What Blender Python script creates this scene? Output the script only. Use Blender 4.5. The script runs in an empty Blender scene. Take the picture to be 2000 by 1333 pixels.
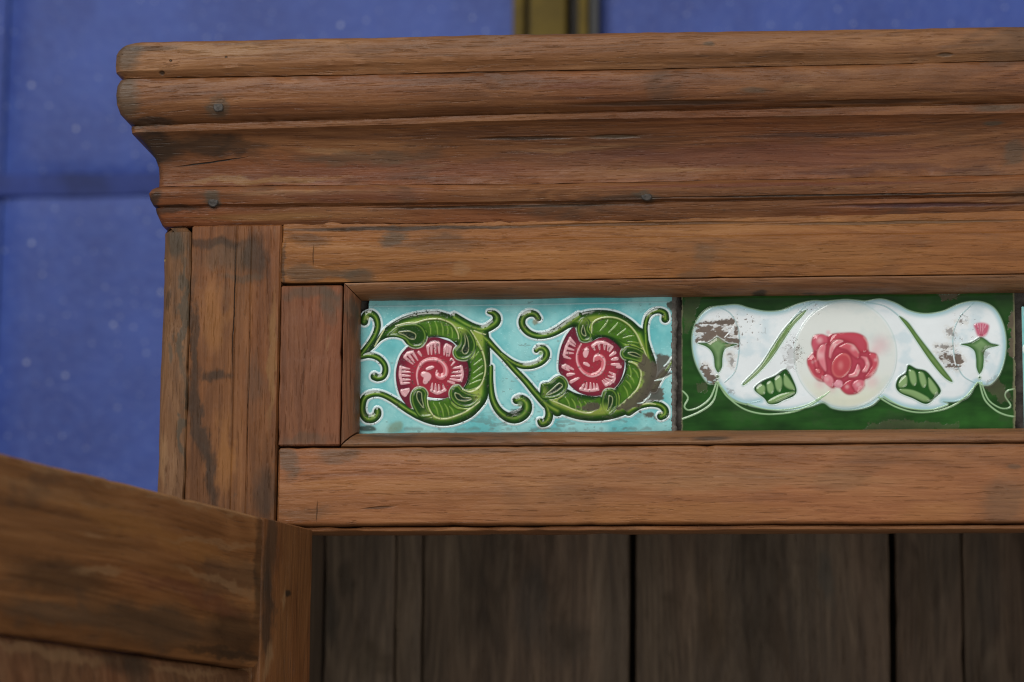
import bpy, bmesh, math, random
import numpy as np
from mathutils import Matrix, Vector, noise as mnoise

# ------------------------------------------------------------------ camera, world, lights, exposure
W, H, FPX, SC = 2000.0, 1333.0, 6000.0, 0.00025        # photograph size, focal length in its pixels, metres per pixel at the subject
TILT, YAW, ROLL = math.radians(10.0), math.radians(6.112), math.radians(0.4687)
sc = bpy.context.scene
col = sc.collection
F = np.array([-math.sin(YAW)*math.cos(TILT), math.cos(YAW)*math.cos(TILT), math.sin(TILT)])
R0 = np.array([math.cos(YAW), math.sin(YAW), 0.0]); U0 = np.cross(R0, F)
RT = math.cos(ROLL)*R0 + math.sin(ROLL)*U0
UP = -math.sin(ROLL)*R0 + math.cos(ROLL)*U0
CP = -F*FPX*SC
cam_d = bpy.data.cameras.new('camera'); cam = bpy.data.objects.new('camera', cam_d); col.objects.link(cam)
m = Matrix.Identity(4)
for i in range(3):
    m[i][0] = RT[i]; m[i][1] = UP[i]; m[i][2] = -F[i]; m[i][3] = CP[i]
cam.matrix_world = m
cam_d.sensor_width = 36.0; cam_d.lens = 36.0*FPX/W
cam_d.clip_start = 0.05; cam_d.clip_end = 50
cam_d.dof.use_dof = True; cam_d.dof.focus_distance = 1.512; cam_d.dof.aperture_fstop = 10.0
sc.camera = cam

wd = bpy.data.worlds.new('World'); sc.world = wd; wd.use_nodes = True
wd.node_tree.nodes['Background'].inputs['Color'].default_value = (0.96, 0.97, 1.0, 1)
wd.node_tree.nodes['Background'].inputs['Strength'].default_value = 0.19

def area_light(name, loc, target, sx, sy, power, color):
    l = bpy.data.lights.new(name, 'AREA'); l.shape = 'RECTANGLE'; l.size = sx; l.size_y = sy
    l.energy = power; l.color = color
    o = bpy.data.objects.new(name, l); col.objects.link(o)
    o.location = loc
    o.rotation_euler = (Vector(target)-Vector(loc)).to_track_quat('-Z', 'Y').to_euler()
    return o
area_light('window_light', (-0.9, -2.0, 1.75), (0.05, 0.0, 0.0), 1.6, 1.5, 60, (1.0, 0.98, 0.93))
area_light('interior_fill_light', (1.3, -2.3, -0.75), (0.1, 0.1, -0.15), 1.6, 1.3, 20, (1.0, 0.96, 0.89))  # added fill from low in front, brightens the cupboard interior

sc.view_settings.view_transform = 'Standard'; sc.view_settings.look = 'None'
sc.view_settings.exposure = 0.0; sc.view_settings.gamma = 1.0
sc.cycles.use_denoising = True
try: sc.cycles.denoiser = 'OPENIMAGEDENOISE'
except Exception: pass
sc.cycles.filter_width = 1.15; sc.cycles.max_bounces = 6; sc.cycles.use_adaptive_sampling = False

# ------------------------------------------------------------------ from photograph pixels to points on a known plane
def ray(px, py): return F + (px-W/2)/FPX*RT - (py-H/2)/FPX*UP
def on_y(px, py, y=0.0):
    r = ray(px, py); return CP + (y-CP[1])/r[1]*r
def on_z(px, py, z):
    r = ray(px, py); return CP + (z-CP[2])/r[2]*r
def on_plane(px, py, p0, n):
    r = ray(px, py); return CP + ((p0-CP)@n)/(r@n)*r
def X(px, py, y=0.0): return float(on_y(px, py, y)[0])
def Z(px, py, y=0.0): return float(on_y(px, py, y)[2])
def lin(c): 
    return tuple((v/255/12.92 if v/255 <= 0.04045 else ((v/255+0.055)/1.055)**2.4) for v in c)

# ------------------------------------------------------------------ materials
class NT:
    def __init__(s, name):
        s.m = bpy.data.materials.new(name); s.m.use_nodes = True
        s.t = s.m.node_tree; s.b = s.t.nodes['Principled BSDF']
    def n(s, typ, ins=None, **kw):
        nd = s.t.nodes.new(typ)
        for k, v in kw.items(): setattr(nd, k, v)
        for k, v in (ins or {}).items(): s.put(nd.inputs[k], v)
        return nd
    def put(s, sock, v):
        if isinstance(v, bpy.types.NodeSocket): s.t.links.new(v, sock)
        else: sock.default_value = v
    def math(s, op, a, b=0.0, clamp=False):
        nd = s.n('ShaderNodeMath', operation=op, use_clamp=clamp); s.put(nd.inputs[0], a); s.put(nd.inputs[1], b); return nd.outputs[0]
    def vmath(s, op, a, b):
        nd = s.n('ShaderNodeVectorMath', operation=op); s.put(nd.inputs[0], a); s.put(nd.inputs[1], b); return nd.outputs[0]
    def noise(s, vec, scale, detail=2.0, rough=0.5, dist=0.0, out=0):
        nd = s.n('ShaderNodeTexNoise', {'Vector': vec, 'Scale': scale, 'Detail': detail, 'Roughness': rough, 'Distortion': dist}); return nd.outputs[out]
    def rng(s, v, a, b, c=0.0, d=1.0, smooth=True):
        nd = s.n('ShaderNodeMapRange', {'Value': v, 'From Min': a, 'From Max': b, 'To Min': c, 'To Max': d})
        if smooth: nd.interpolation_type = 'SMOOTHSTEP'
        return nd.outputs[0]
    def mix(s, f, a, b, mode='MIX'):
        nd = s.n('ShaderNodeMix', data_type='RGBA', blend_type=mode); s.put(nd.inputs[0], f)
        for sock, v in ((nd.inputs[6], a), (nd.inputs[7], b)):
            s.put(sock, v if isinstance(v, bpy.types.NodeSocket) else (*v, 1.0) if len(v) == 3 else v)
        return nd.outputs[2]
    def ramp(s, f, stops):
        nd = s.n('ShaderNodeValToRGB', {'Fac': f}); e = nd.color_ramp.elements
        while len(e) < len(stops): e.new(0.5)
        for el, (p, c) in zip(e, stops): el.position = p; el.color = (*c, 1.0)
        return nd.outputs[0]

def wood(name, axis, tones, grime=0.5, stains=(), gain=1.0, red=0.5, rough=0.43, grain=1.0, seed=0.0):
    """old oiled timber; axis = direction of the fibres; tones = dark, middle, light; stains = (x, z, rx, rz, degrees, strength, tone)"""
    k = NT(name)
    tc = k.n('ShaderNodeTexCoord').outputs['Object']
    rnd = k.n('ShaderNodeObjectInfo').outputs['Random']
    off = k.n('ShaderNodeCombineXYZ', {0: k.math('MULTIPLY', rnd, 7.3), 1: k.math('MULTIPLY', rnd, 3.1), 2: k.math('MULTIPLY', rnd, 5.7)}).outputs[0]
    p = k.vmath('ADD', k.vmath('ADD', tc, off), (seed, seed*1.7, seed*0.6))
    ax = 'xyz'.index(axis)
    def stretched(f):
        v = [1.0, 1.0, 1.0]; v[ax] = f; return k.vmath('MULTIPLY', p, tuple(v))
    warp = k.noise(stretched(0.35), 16.0, 2.0, 0.5, out=1)
    wv = k.vmath('MULTIPLY', k.vmath('SUBTRACT', warp, (0.5, 0.5, 0.5)), (0.012, 0.012, 0.012))
    def sw(f): 
        v = [1.0, 1.0, 1.0]; v[ax] = f
        return k.vmath('MULTIPLY', k.vmath('ADD', p, wv), tuple(v))
    band = k.noise(sw(0.045), 130.0*grain, 4.0, 0.6, 0.3)              # broad growth bands
    fig = k.noise(sw(0.09), 30.0*grain, 2.0, 0.5, 0.8)                  # figure of the board
    ring = k.math('SINE', k.math('MULTIPLY', fig, 95.0))
    fib = k.noise(sw(0.020), 760.0*grain, 5.0, 0.72)                   # fibres
    pore = k.noise(sw(0.05), 1100.0*grain, 2.0, 0.6)                   # pores
    tone = k.noise(p, 9.0, 2.0, 0.5)
    t = k.math('ADD', k.math('MULTIPLY', band, 0.52), k.math('MULTIPLY', fib, 0.48))
    t = k.math('ADD', t, k.math('MULTIPLY', ring, 0.044))
    t = k.math('ADD', t, k.math('MULTIPLY', k.math('SUBTRACT', tone, 0.5), 0.30))
    c = k.ramp(t, [(0.27, tones[0]), (0.41, tuple(0.5*(a+b) for a, b in zip(tones[0], tones[1]))), (0.515, tones[1]), (0.71, tones[2])])
    redn = k.rng(k.noise(sw(0.2), 22.0, 2.0, 0.5), 0.42, 0.66)
    c = k.mix(k.math('MULTIPLY', redn, red), c, k.mix(1.0, c, (1.08, 0.80, 0.72), 'MULTIPLY'))
    c = k.mix(k.rng(pore, 0.64, 0.73, 0.0, 0.42), c, k.mix(1.0, c, (0.42, 0.38, 0.36), 'MULTIPLY'))
    # pale scuffs along the fibres
    sc1 = k.math('MULTIPLY', k.rng(k.noise(sw(0.06), 240.0, 3.0, 0.6), 0.62, 0.74), k.rng(k.noise(p, 34.0, 2.0), 0.52, 0.66))
    c = k.mix(k.math('MULTIPLY', sc1, 0.40), c, (0.34, 0.205, 0.120))
    # hand grime: soft dark patches of its own outline
    g = k.noise(sw(0.45), 36.0, 4.0, 0.6, 0.5)
    gm = k.math('MULTIPLY', k.rng(g, 0.55, 0.70), grime)
    spk = k.rng(k.noise(sw(0.5), 420.0, 3.0, 0.6), 0.66, 0.74, 0.0, 0.55*min(1, grime*1.5))
    gm = k.math('MAXIMUM', gm, spk)
    dis = k.vmath('MULTIPLY', k.vmath('SUBTRACT', k.noise(stretched(0.5), 90.0, 4.0, 0.6, out=1), (0.5, 0.5, 0.5)), (0.020, 0.0, 0.014))
    fine = k.vmath('MULTIPLY', k.vmath('SUBTRACT', k.noise(stretched(0.3), 500.0, 2.0, 0.6, out=1), (0.5, 0.5, 0.5)), (0.003, 0.0, 0.0016))
    dp = k.vmath('ADD', k.vmath('ADD', tc, dis), fine)
    dl = k.vmath('ADD', tc, k.vmath('MULTIPLY', k.vmath('ADD', dis, fine), (0.10, 0, 0.10)))
    dm = k.vmath('ADD', tc, k.vmath('MULTIPLY', k.vmath('ADD', dis, fine), (0.5, 0, 0.22)))
    crack = None
    c = k.mix(gm, c, (0.060, 0.043, 0.034))
    for (sx, sz, rx, rz, deg, st, tn) in stains:
        thin = min(rx, rz) < 0.0012
        mp = k.n('ShaderNodeMapping', {'Vector': dl if thin else dm if min(rx, rz) < 0.0021 else dp, 'Location': (sx, 0, sz), 'Rotation': (0, math.radians(-deg), 0), 'Scale': (rx, 1e4, rz)}, vector_type='TEXTURE')
        ln = k.n('ShaderNodeVectorMath', {0: mp.outputs[0]}, operation='LENGTH').outputs['Value']
        mk = k.rng(ln, 1.15, 0.45, 0.0, st)
        c = k.mix(mk, c, tn)
        if thin: crack = mk if crack is None else k.math('MAXIMUM', crack, mk)
    c = k.mix(1.0, c, (1.03, 0.97, 0.80), 'MULTIPLY')
    if gain != 1.0: c = k.mix(1.0, c, (gain, gain, gain), 'MULTIPLY')
    k.put(k.b.inputs['Base Color'], c)
    rg = k.math('ADD', rough, k.math('MULTIPLY', k.math('SUBTRACT', fib, 0.5), 0.35))
    rg = k.math('ADD', rg, k.math('MULTIPLY', gm, 0.2), clamp=True)
    k.put(k.b.inputs['Roughness'], rg)
    k.b.inputs['Specular IOR Level'].default_value = 0.30
    hgt = k.math('ADD', k.math('MULTIPLY', fib, 0.5), k.math('MULTIPLY', k.rng(pore, 0.58, 0.72), -0.4))
    hgt = k.math('ADD', hgt, k.math('MULTIPLY', k.noise(sw(0.25), 170.0, 3.0, 0.6), 1.1))
    if crack is not None: hgt = k.math('SUBTRACT', hgt, k.math('MULTIPLY', crack, 1.6))
    bp = k.n('ShaderNodeBump', {'Strength': 0.8, 'Distance': 0.0008, 'Height': hgt})
    k.put(k.b.inputs['Normal'], bp.outputs[0])
    return k.m

DK, GR, PALE, TAN, RED, ORG = (0.030, 0.021, 0.016), (0.075, 0.060, 0.048), (0.33, 0.20, 0.115), (0.27, 0.155, 0.065), (0.13, 0.045, 0.030), (0.33, 0.150, 0.050)
def S(px, py, rx, ry, deg=0.0, st=0.7, tn=DK, y=0.0):        # a stain measured in the photograph, laid on the timber at depth y
    q = on_y(px, py, y); return (float(q[0]), float(q[2]), rx*SC, ry*SC, deg, st, tn)

def plain(name, color, rough=0.5, metal=0.0, bump=0.0, bscale=400, var=0.0, vscale=60):
    k = NT(name)
    tc = k.n('ShaderNodeTexCoord').outputs['Object']
    c = color
    if var:
        nz = k.noise(tc, vscale, 5.0, 0.65)
        c = k.mix(k.rng(nz, 0.3, 0.7), tuple(v*(1-var) for v in color), tuple(v*(1+var) for v in color))
        k.put(k.b.inputs['Base Color'], c)
    else: k.b.inputs['Base Color'].default_value = (*color, 1)
    k.b.inputs['Roughness'].default_value = rough; k.b.inputs['Metallic'].default_value = metal
    if bump:
        bp = k.n('ShaderNodeBump', {'Strength': 0.8, 'Distance': bump, 'Height': k.noise(tc, bscale, 5.0, 0.65)})
        k.put(k.b.inputs['Normal'], bp.outputs[0])
    return k.m

# ------------------------------------------------------------------ mesh helpers
def obj(name, verts, faces, mat, parent=None, sharp=35):
    me = bpy.data.meshes.new(name); me.from_pydata([tuple(v) for v in verts], [], faces)
    me.validate(); me.update()
    bm = bmesh.new(); bm.from_mesh(me); bmesh.ops.recalc_face_normals(bm, faces=bm.faces); bm.to_mesh(me); bm.free()
    me.polygons.foreach_set('use_smooth', [True]*len(me.polygons))
    me.set_sharp_from_angle(angle=math.radians(sharp))
    me.materials.append(mat)
    o = bpy.data.objects.new(name, me); col.objects.link(o)
    if parent is not None: o.parent = parent
    return o
def fnoise(a, b, c=0.0): return mnoise.noise(Vector((a, b, c)))
def loft(rings, cap=True):
    n = len(rings[0]); v = [p for r in rings for p in r]; f = []
    for i in range(len(rings)-1):
        for j in range(n):
            j2 = (j+1) % n
            f.append((i*n+j, i*n+j2, (i+1)*n+j2, (i+1)*n+j))
    if cap:
        f.append(tuple(range(n))[::-1]); f.append(tuple((len(rings)-1)*n+j for j in range(n)))
    return v, f
def rrect(a0, a1, b0, b1, r, seg=3):
    r = min(r, (a1-a0)*0.45, (b1-b0)*0.45); out = []
    for cx, cy, s in ((a1-r, b1-r, 0), (a0+r, b1-r, 90), (a0+r, b0+r, 180), (a1-r, b0+r, 270)):
        for i in range(seg+1):
            t = math.radians(s+90*i/seg); out.append((cx+r*math.cos(t), cy+r*math.sin(t)))
    return out
SEED = [0]
def swept(name, parent, mat, axis, lo, hi, prof, jit=0.00025, step=0.004, endr=0.0006, ragged=0.0, nicks=1.0):
    """prof: closed list of (a, b): axis x -> (y, z), axis z -> (x, y). Edges wander a little, as on hand-planed old timber."""
    SEED[0] += 1; sd = SEED[0]*3.77
    n = max(2, int((hi-lo)/step)); ca = sum(p[0] for p in prof)/len(prof); cb = sum(p[1] for p in prof)/len(prof)
    ts = [lo, lo+endr] + [lo+endr+(hi-lo-2*endr)*i/n for i in range(1, n)] + [hi-endr, hi]
    rings = []
    for i, t in enumerate(ts):
        end = i == 0 or i == len(ts)-1
        ring = []
        for j, (a, b) in enumerate(prof):
            da = jit*(fnoise(t*28, a*140+sd, b*140)+0.6*fnoise(t*130, a*300+sd, b*300+4))
            db = jit*(fnoise(t*28+9, a*140+sd, b*140)+0.6*fnoise(t*130+5, a*300+sd, b*300+8))
            nk = max(0.0, fnoise(t*75+sd, a*60, b*60)-0.30)*0.0016*nicks
            a2, b2 = a+da+math.copysign(nk, ca-a), b+db+math.copysign(nk, cb-b)
            if end:
                a2 += (ca-a)*0 + math.copysign(endr, ca-a); b2 += math.copysign(endr, cb-b)
            tt = t + (ragged*fnoise(a*500, b*500, sd) if end else 0)
            ring.append((tt, a2, b2) if axis == 'x' else (a2, b2, tt))
        rings.append(ring)
    v, f = loft(rings); return obj(name, v, f, mat, parent)
def board(name, parent, mat, axis, lo, hi, a0, a1, b0, b1, r=0.0012, **kw):
    return swept(name, parent, mat, axis, lo, hi, rrect(a0, a1, b0, b1, r), **kw)
def tag(o, label=None, cat=None, group=None, kind=None):
    for kk, vv in (('label', label), ('category', cat), ('group', group), ('kind', kind)):
        if vv: o[kk] = vv
    return o
def empty(name, loc=(0, 0, 0), parent=None):
    o = bpy.data.objects.new(name, None); col.objects.link(o); o.location = loc; o.empty_display_size = 0.05
    if parent is not None: o.parent = parent
    return o

# ------------------------------------------------------------------ the wall behind: blue speckled panels with open joints, gold post
def blue_material():
    k = NT('blue_speckled_panel')
    tc = k.n('ShaderNodeTexCoord').outputs['Object']
    base = k.mix(k.rng(k.noise(tc, 7.0, 5.0, 0.65), 0.33, 0.67), lin((46, 69, 150)), lin((60, 88, 176)))
    base = k.mix(k.rng(k.noise(tc, 110.0, 4.0, 0.75), 0.42, 0.68, 0.0, 0.4), base, lin((72, 102, 182)))
    sx = k.n('ShaderNodeSeparateXYZ', {0: tc}); t2 = k.n('ShaderNodeCombineXYZ', {0: sx.outputs[0], 1: sx.outputs[2]}).outputs[0]
    vo = k.n('ShaderNodeTexVoronoi', {'Vector': t2, 'Scale': 85.0, 'Randomness': 1.0}, feature='F1', voronoi_dimensions='2D')
    sel = k.n('ShaderNodeSeparateColor', {'Color': vo.outputs['Color']})
    fl = k.math('MULTIPLY', k.math('LESS_THAN', vo.outputs['Distance'], k.math('MULTIPLY', sel.outputs[1], 0.13)), k.rng(sel.outputs[0], 0.15, 1.0, 0.0, 1.0))
    vo2 = k.n('ShaderNodeTexVoronoi', {'Vector': t2, 'Scale': 26.0, 'Randomness': 1.0}, feature='F1', voronoi_dimensions='2D')
    s2 = k.n('ShaderNodeSeparateColor', {'Color': vo2.outputs['Color']})
    f2 = k.math('MULTIPLY', k.math('LESS_THAN', vo2.outputs['Distance'], 0.042), k.math('GREATER_THAN', s2.outputs[0], 0.8))
    c = k.mix(k.math('MULTIPLY', fl, 0.42), base, (0.62, 0.68, 0.82)); c = k.mix(k.math('MULTIPLY', f2, 0.55), c, (0.80, 0.84, 0.92))
    k.put(k.b.inputs['Base Color'], c)
    k.b.inputs['Roughness'].default_value = 0.55
    bp = k.n('ShaderNodeBump', {'Strength': 0.5, 'Distance': 0.002, 'Height': k.noise(tc, 120.0, 3.0)})
    k.put(k.b.inputs['Normal'], bp.outputs[0])
    return k.m
BLUE = blue_material()
YW = 1.10
wall = obj('wall', *loft([[(-1.6, YW+0.030, -1.5), (-1.6, YW+0.06, -1.5), (-1.6, YW+0.06, 1.5), (-1.6, YW+0.030, 1.5)], [(1.9, YW+0.030, -1.5), (1.9, YW+0.06, -1.5), (1.9, YW+0.06, 1.5), (1.9, YW+0.030, 1.5)]]), BLUE)
tag(wall, kind='structure')
def pillow(x0, x1, z0, z1):
    # a padded panel: flat face, edges falling away softly into the joint
    R_ = 0.030; e = [0, 0.03, 0.08, 0.16, 0.26, 0.38, 0.52, 0.68, 0.84, 1.0]
    def axis(a, b): return [a+R_*q for q in e]+[a+R_+(b-a-2*R_)*q/12 for q in range(1, 12)]+[b-R_*q for q in e[::-1]]
    ax, az = axis(x0, x1), axis(z0, z1); v = []; n = len(ax)
    for z in az:
        for x in ax:
            d1 = min(1, min(x-x0, x1-x)/R_); d2 = min(1, min(z-z0, z1-z)/R_)
            v.append((x, YW+0.0050*(1-(1-(1-d1)**2.2)*(1-(1-d2)**2.2))+0.0012*fnoise(x*9, z*9), z))
    f = [(a*n+b, a*n+b+1, (a+1)*n+b+1, (a+1)*n+b) for a in range(len(az)-1) for b in range(n-1)]
    return obj('panel', v, f, BLUE, wall, sharp=80)
zj = Z(150, 362, YW); xs = [-1.6, X(-4, 500, YW), X(1085, 30, YW), 1.9]
for i in range(3):
    for z0, z1 in ((-1.5, zj), (zj, zj+0.62), (zj+0.62, 1.5)):
        pillow(xs[i]+0.0008, xs[i+1]-0.0008, z0+0.0008, z1-0.0008)
NAVY = plain('navy_dark_band', lin((42, 60, 130)), 0.7, var=0.35, vscale=14, bump=0.001, bscale=90)
board('added_dark_band', wall, NAVY, 'x', -1.6, xs[2]-0.001, YW-0.0006, YW+0.012, zj-0.0100, zj+0.0100, r=0.0012, step=0.03, jit=0.0022, nicks=0)  # added strip: navy colour stands in for a dark, shadow-like band on the wall
GOLD = plain('gold_anodised_metal', (0.135, 0.088, 0.006), 0.75, 0.0, var=0.25, vscale=30)
GOLDD = plain('dark_bronze_groove', (0.022, 0.016, 0.010), 0.5, 0.2)
GREYM = plain('grey_seal_strip', (0.060, 0.060, 0.062), 0.6)
post = empty('window_post', ((X(1080, 40, YW)), YW, -1.5))
tag(post, 'gold metal window post against the blue wall behind the cupboard', 'post')
def pz(name, p0, p1, y0, y1, mat):
    o = board(name, post, mat, 'z', 0.0, 3.0, X(p0, 40, YW-0.03)-post.location.x, X(p1, 40, YW-0.03)-post.location.x, y0, y1, r=0.0015, step=0.3, jit=0.0)
pz('outer_flange', 1001, 1024, -0.030, -0.001, GOLD); pz('groove_strip', 1024.3, 1035, -0.016, -0.001, GOLDD)
pz('front_face', 1035.3, 1106, -0.036, -0.001, GOLD); pz('groove_strip', 1106.3, 1129, -0.012, -0.001, GOLDD)
pz('outer_flange', 1129.3, 1148, -0.030, -0.001, GOLD); pz('seal_strip', 1148.3, 1168, -0.022, -0.001, GREYM)

# ------------------------------------------------------------------ the cupboard
XL = X(311, 700); XM = X(1657, 700); XR = 2*XM-XL; ZB = -1.50; YD = 0.40
cup = empty('cupboard', ((XL+XR)/2, 0.2, ZB))
tag(cup, 'old teak cupboard with stepped cornice, floral tile frieze and one open door', 'cupboard')
class Par:      # parts are modelled in world coordinates; this keeps them there under the empty
    pass
def own(o):
    o.parent = cup; o.matrix_parent_inverse = Matrix.Translation(-Vector(cup.location)); return o

T_CORN = ((0.072, 0.028, 0.013), (0.165, 0.069, 0.030), (0.260, 0.123, 0.058))
T_RAIL = ((0.130, 0.052, 0.017), (0.240, 0.102, 0.033), (0.325, 0.155, 0.058))
T_LOW = ((0.165, 0.068, 0.029), (0.268, 0.119, 0.053), (0.345, 0.170, 0.082))
T_BLOCK = ((0.100, 0.040, 0.022), (0.170, 0.070, 0.038), (0.235, 0.105, 0.058))
T_STILE = ((0.090, 0.037, 0.016), (0.180, 0.076, 0.031), (0.265, 0.122, 0.053))
T_DARK = ((0.066, 0.050, 0.043), (0.146, 0.111, 0.092), (0.245, 0.190, 0.155))
T_DOOR = ((0.110, 0.046, 0.019), (0.235, 0.106, 0.044), (0.350, 0.175, 0.080))

yc = -0.015; XLC = XL-0.0022
W_TOP = wood('cornice_board_timber', 'x', ((0.090, 0.041, 0.018), (0.195, 0.092, 0.042), (0.285, 0.150, 0.076)), 0.45, [S(255, 112, 40, 40, 0, .75, (0.075, 0.055, 0.042), yc), S(300, 100, 70, 7, 0, .6, DK, yc), S(337, 124, 3, 3, 0, .9, DK, yc), S(320, 147, 6, 4, 0, .9, DK, yc), S(445, 117, 3, 2.5, 0, .8, DK, yc), S(1385, 91, 13, 5, 0, .7, GR, yc), S(1845, 112, 17, 4, 0, .7, GR, yc), S(1000, 143, 220, 2.2, 0, .7, DK, yc), S(430, 100, 120, 14, 0, .35, PALE, yc), S(700, 75, 90, 4, 0, .4, DK, yc)], red=0.25, seed=0.3)
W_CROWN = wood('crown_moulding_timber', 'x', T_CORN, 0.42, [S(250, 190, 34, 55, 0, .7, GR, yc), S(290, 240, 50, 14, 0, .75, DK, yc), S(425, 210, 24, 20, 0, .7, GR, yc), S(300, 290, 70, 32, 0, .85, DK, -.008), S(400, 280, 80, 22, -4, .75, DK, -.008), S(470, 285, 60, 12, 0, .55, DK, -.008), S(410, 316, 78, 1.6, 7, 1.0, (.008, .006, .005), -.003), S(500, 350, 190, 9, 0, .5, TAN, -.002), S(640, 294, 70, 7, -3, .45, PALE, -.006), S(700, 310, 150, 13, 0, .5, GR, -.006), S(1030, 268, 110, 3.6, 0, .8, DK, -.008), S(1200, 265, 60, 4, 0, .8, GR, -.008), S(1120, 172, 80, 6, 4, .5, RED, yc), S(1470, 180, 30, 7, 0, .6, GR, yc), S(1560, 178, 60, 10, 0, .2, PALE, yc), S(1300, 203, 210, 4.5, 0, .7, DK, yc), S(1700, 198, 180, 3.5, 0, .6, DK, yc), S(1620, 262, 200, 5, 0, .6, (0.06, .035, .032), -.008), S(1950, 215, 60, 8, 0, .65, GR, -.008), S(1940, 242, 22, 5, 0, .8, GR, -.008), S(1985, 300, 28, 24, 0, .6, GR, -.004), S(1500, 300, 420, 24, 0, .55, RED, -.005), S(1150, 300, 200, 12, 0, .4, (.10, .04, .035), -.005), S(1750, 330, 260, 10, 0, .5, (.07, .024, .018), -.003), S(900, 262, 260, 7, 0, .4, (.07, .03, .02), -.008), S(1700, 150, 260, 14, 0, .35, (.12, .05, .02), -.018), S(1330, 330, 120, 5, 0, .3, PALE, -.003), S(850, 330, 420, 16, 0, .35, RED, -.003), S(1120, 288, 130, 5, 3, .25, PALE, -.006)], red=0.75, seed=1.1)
W_BEAD = wood('bead_moulding_timber', 'x', T_CORN, 0.5, [S(305, 392, 16, 34, 0, .8, DK), S(415, 394, 26, 17, 0, .85, GR), S(350, 412, 60, 10, 0, .7, DK), S(620, 380, 180, 7, 0, .45, PALE), S(680, 385, 200, 15, 0, .55, RED), S(1262, 384, 34, 10, 0, .8, GR), S(1230, 390, 70, 8, 0, .5, DK), S(1500, 365, 420, 5, 0, .8, RED), S(1650, 384, 420, 2.0, 0, .9, DK), S(1000, 405, 300, 3.5, 0, .8, DK), S(1800, 402, 220, 4.5, 0, .8, (.05, .02, .03)), S(520, 425, 160, 8, 0, .4, TAN), S(700, 440, 420, 4, 0, .8, DK), S(1500, 428, 600, 3.0, 0, .7, DK)], red=0.9, seed=2.3)

# cornice profile: (projection, row at 405, row at 1075, row at 1925) in photograph pixels and millimetres
def prof_pts(rows):
    out = []
    for p, a, b, c in rows:
        y = -p/1000
        out.append((p/1000, (X(405, a, y), Z(405, a, y)), (X(1075, b, y), Z(1075, b, y)), (X(1925, c, y), Z(1925, c, y))))
    return out
def zat(e, x):
    (x0, z0), (x1, z1), (x2, z2) = e[1:]
    if x <= x1: t = max(-0.15, (x-x0)/(x1-x0)); return z0+(z1-z0)*t
    t = min(1.1, (x-x1)/(x2-x1)); return z1+(z2-z1)*t
def moulding(name, mat, rows, back, rc, seed, sag=0.0, jit=0.00036):
    """front run plus mitred returns on both sides; rows run from the top edge down to the bottom edge of the profile"""
    es = prof_pts(rows); path = []
    XL, XR = XLC, 2*XM-XLC
    path.append(('l', 0.34)); path.append(('l', 0.02)); 
    for i in range(6): path.append(('lc', i/5))
    n = 260
    for i in range(1, n): path.append(('f', i/n))
    for i in range(6): path.append(('rc', i/5))
    path.append(('r', 0.02)); path.append(('r', 0.34))
    rings = []
    for kd, t in path:
        ring = []
        for j, e in enumerate(es):
            p = e[0]
            if kd == 'l': x, y = XL-p, t
            elif kd == 'lc': a = math.pi+t*math.pi/2; x, y = XL-p+rc+rc*math.cos(a), -p+rc+rc*math.sin(a)
            elif kd == 'f': x0, x1 = XL-p+rc, XR+p-rc; x, y = x0+(x1-x0)*t, -p
            elif kd == 'rc': a = -math.pi/2+t*math.pi/2; x, y = XR+p-rc+rc*math.cos(a), -p+rc+rc*math.sin(a)
            else: x, y = XR+p, t
            z = zat(e, x)
            if kd != 'l' and kd != 'r':
                w = max(0.0, 1-(min(x-(XL-p), XR+p-x))/0.010)
                z -= sag*w*w*(1 if j < 3 else 0)
            nk = max(0.0, fnoise(x*62, seed+j*0.21, 2)-0.38)*0.0022
            q = nk+jit*(fnoise(x*24, seed+j*0.33)+0.7*fnoise(x*95, seed+j*0.5, 3)+0.35*fnoise(x*330, seed+j*0.9, 3))
            q2 = jit*(fnoise(x*24, seed+j*0.33, 7)+0.7*fnoise(x*95, seed+j*0.5, 9)+0.35*fnoise(x*330, seed+j*0.9, 5))
            ring.append((x, y+q, z+q2))
        # close behind
        zt, zb = ring[0][2], ring[-1][2]
        bx = {'l': XL+back, 'lc': XL+back, 'r': XR-back, 'rc': XR-back}.get(kd)
        by = back
        if bx is None: bx = min(max(ring[0][0], XL+back), XR-back)
        if kd in 'lr': by = max(back, ring[0][1])
        ring += [(bx, by, zb), (bx, by, zt)]
        rings.append(ring)
    v, f = loft(rings); return own(obj(name, v, f, mat))
cb = moulding('cornice_board', W_TOP, [(17.0, 80.5, 67.0, 54.5), (18.6, 81.6, 68.0, 55.6), (19.6, 86, 72.5, 60), (20.2, 100, 83, 70), (20.4, 122, 102, 90), (20.0, 134, 113, 100), (19.2, 138, 118, 105), (17.6, 146, 130, 115), (17.0, 150.5, 139, 120)], 0.004, 0.0045, 3.1, sag=0.0028)
crown = moulding('crown_moulding', W_CROWN, [(16.4, 151.5, 140, 121), (18.0, 153.5, 142, 123), (19.2, 163, 151, 132), (19.6, 180, 166, 148), (19.2, 198, 182, 164), (17.6, 217, 200, 183), (14.6, 232, 213, 196), (11.8, 240, 220.4, 202.4), (11.7, 241, 221.4, 203.4), (12.9, 242.2, 222.6, 204.6), (13.0, 246, 226, 209), (12.6, 255, 233.5, 222), (11.2, 259, 238, 227), (8.2, 271, 252, 241), (5.2, 290, 276, 263), (2.6, 308, 300, 286), (1.2, 326, 320, 306), (0.8, 345, 340, 325), (0.9, 362, 357, 341), (0.9, 364, 358.5, 342.5)], 0.006, 0.0035, 8.4)
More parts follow.
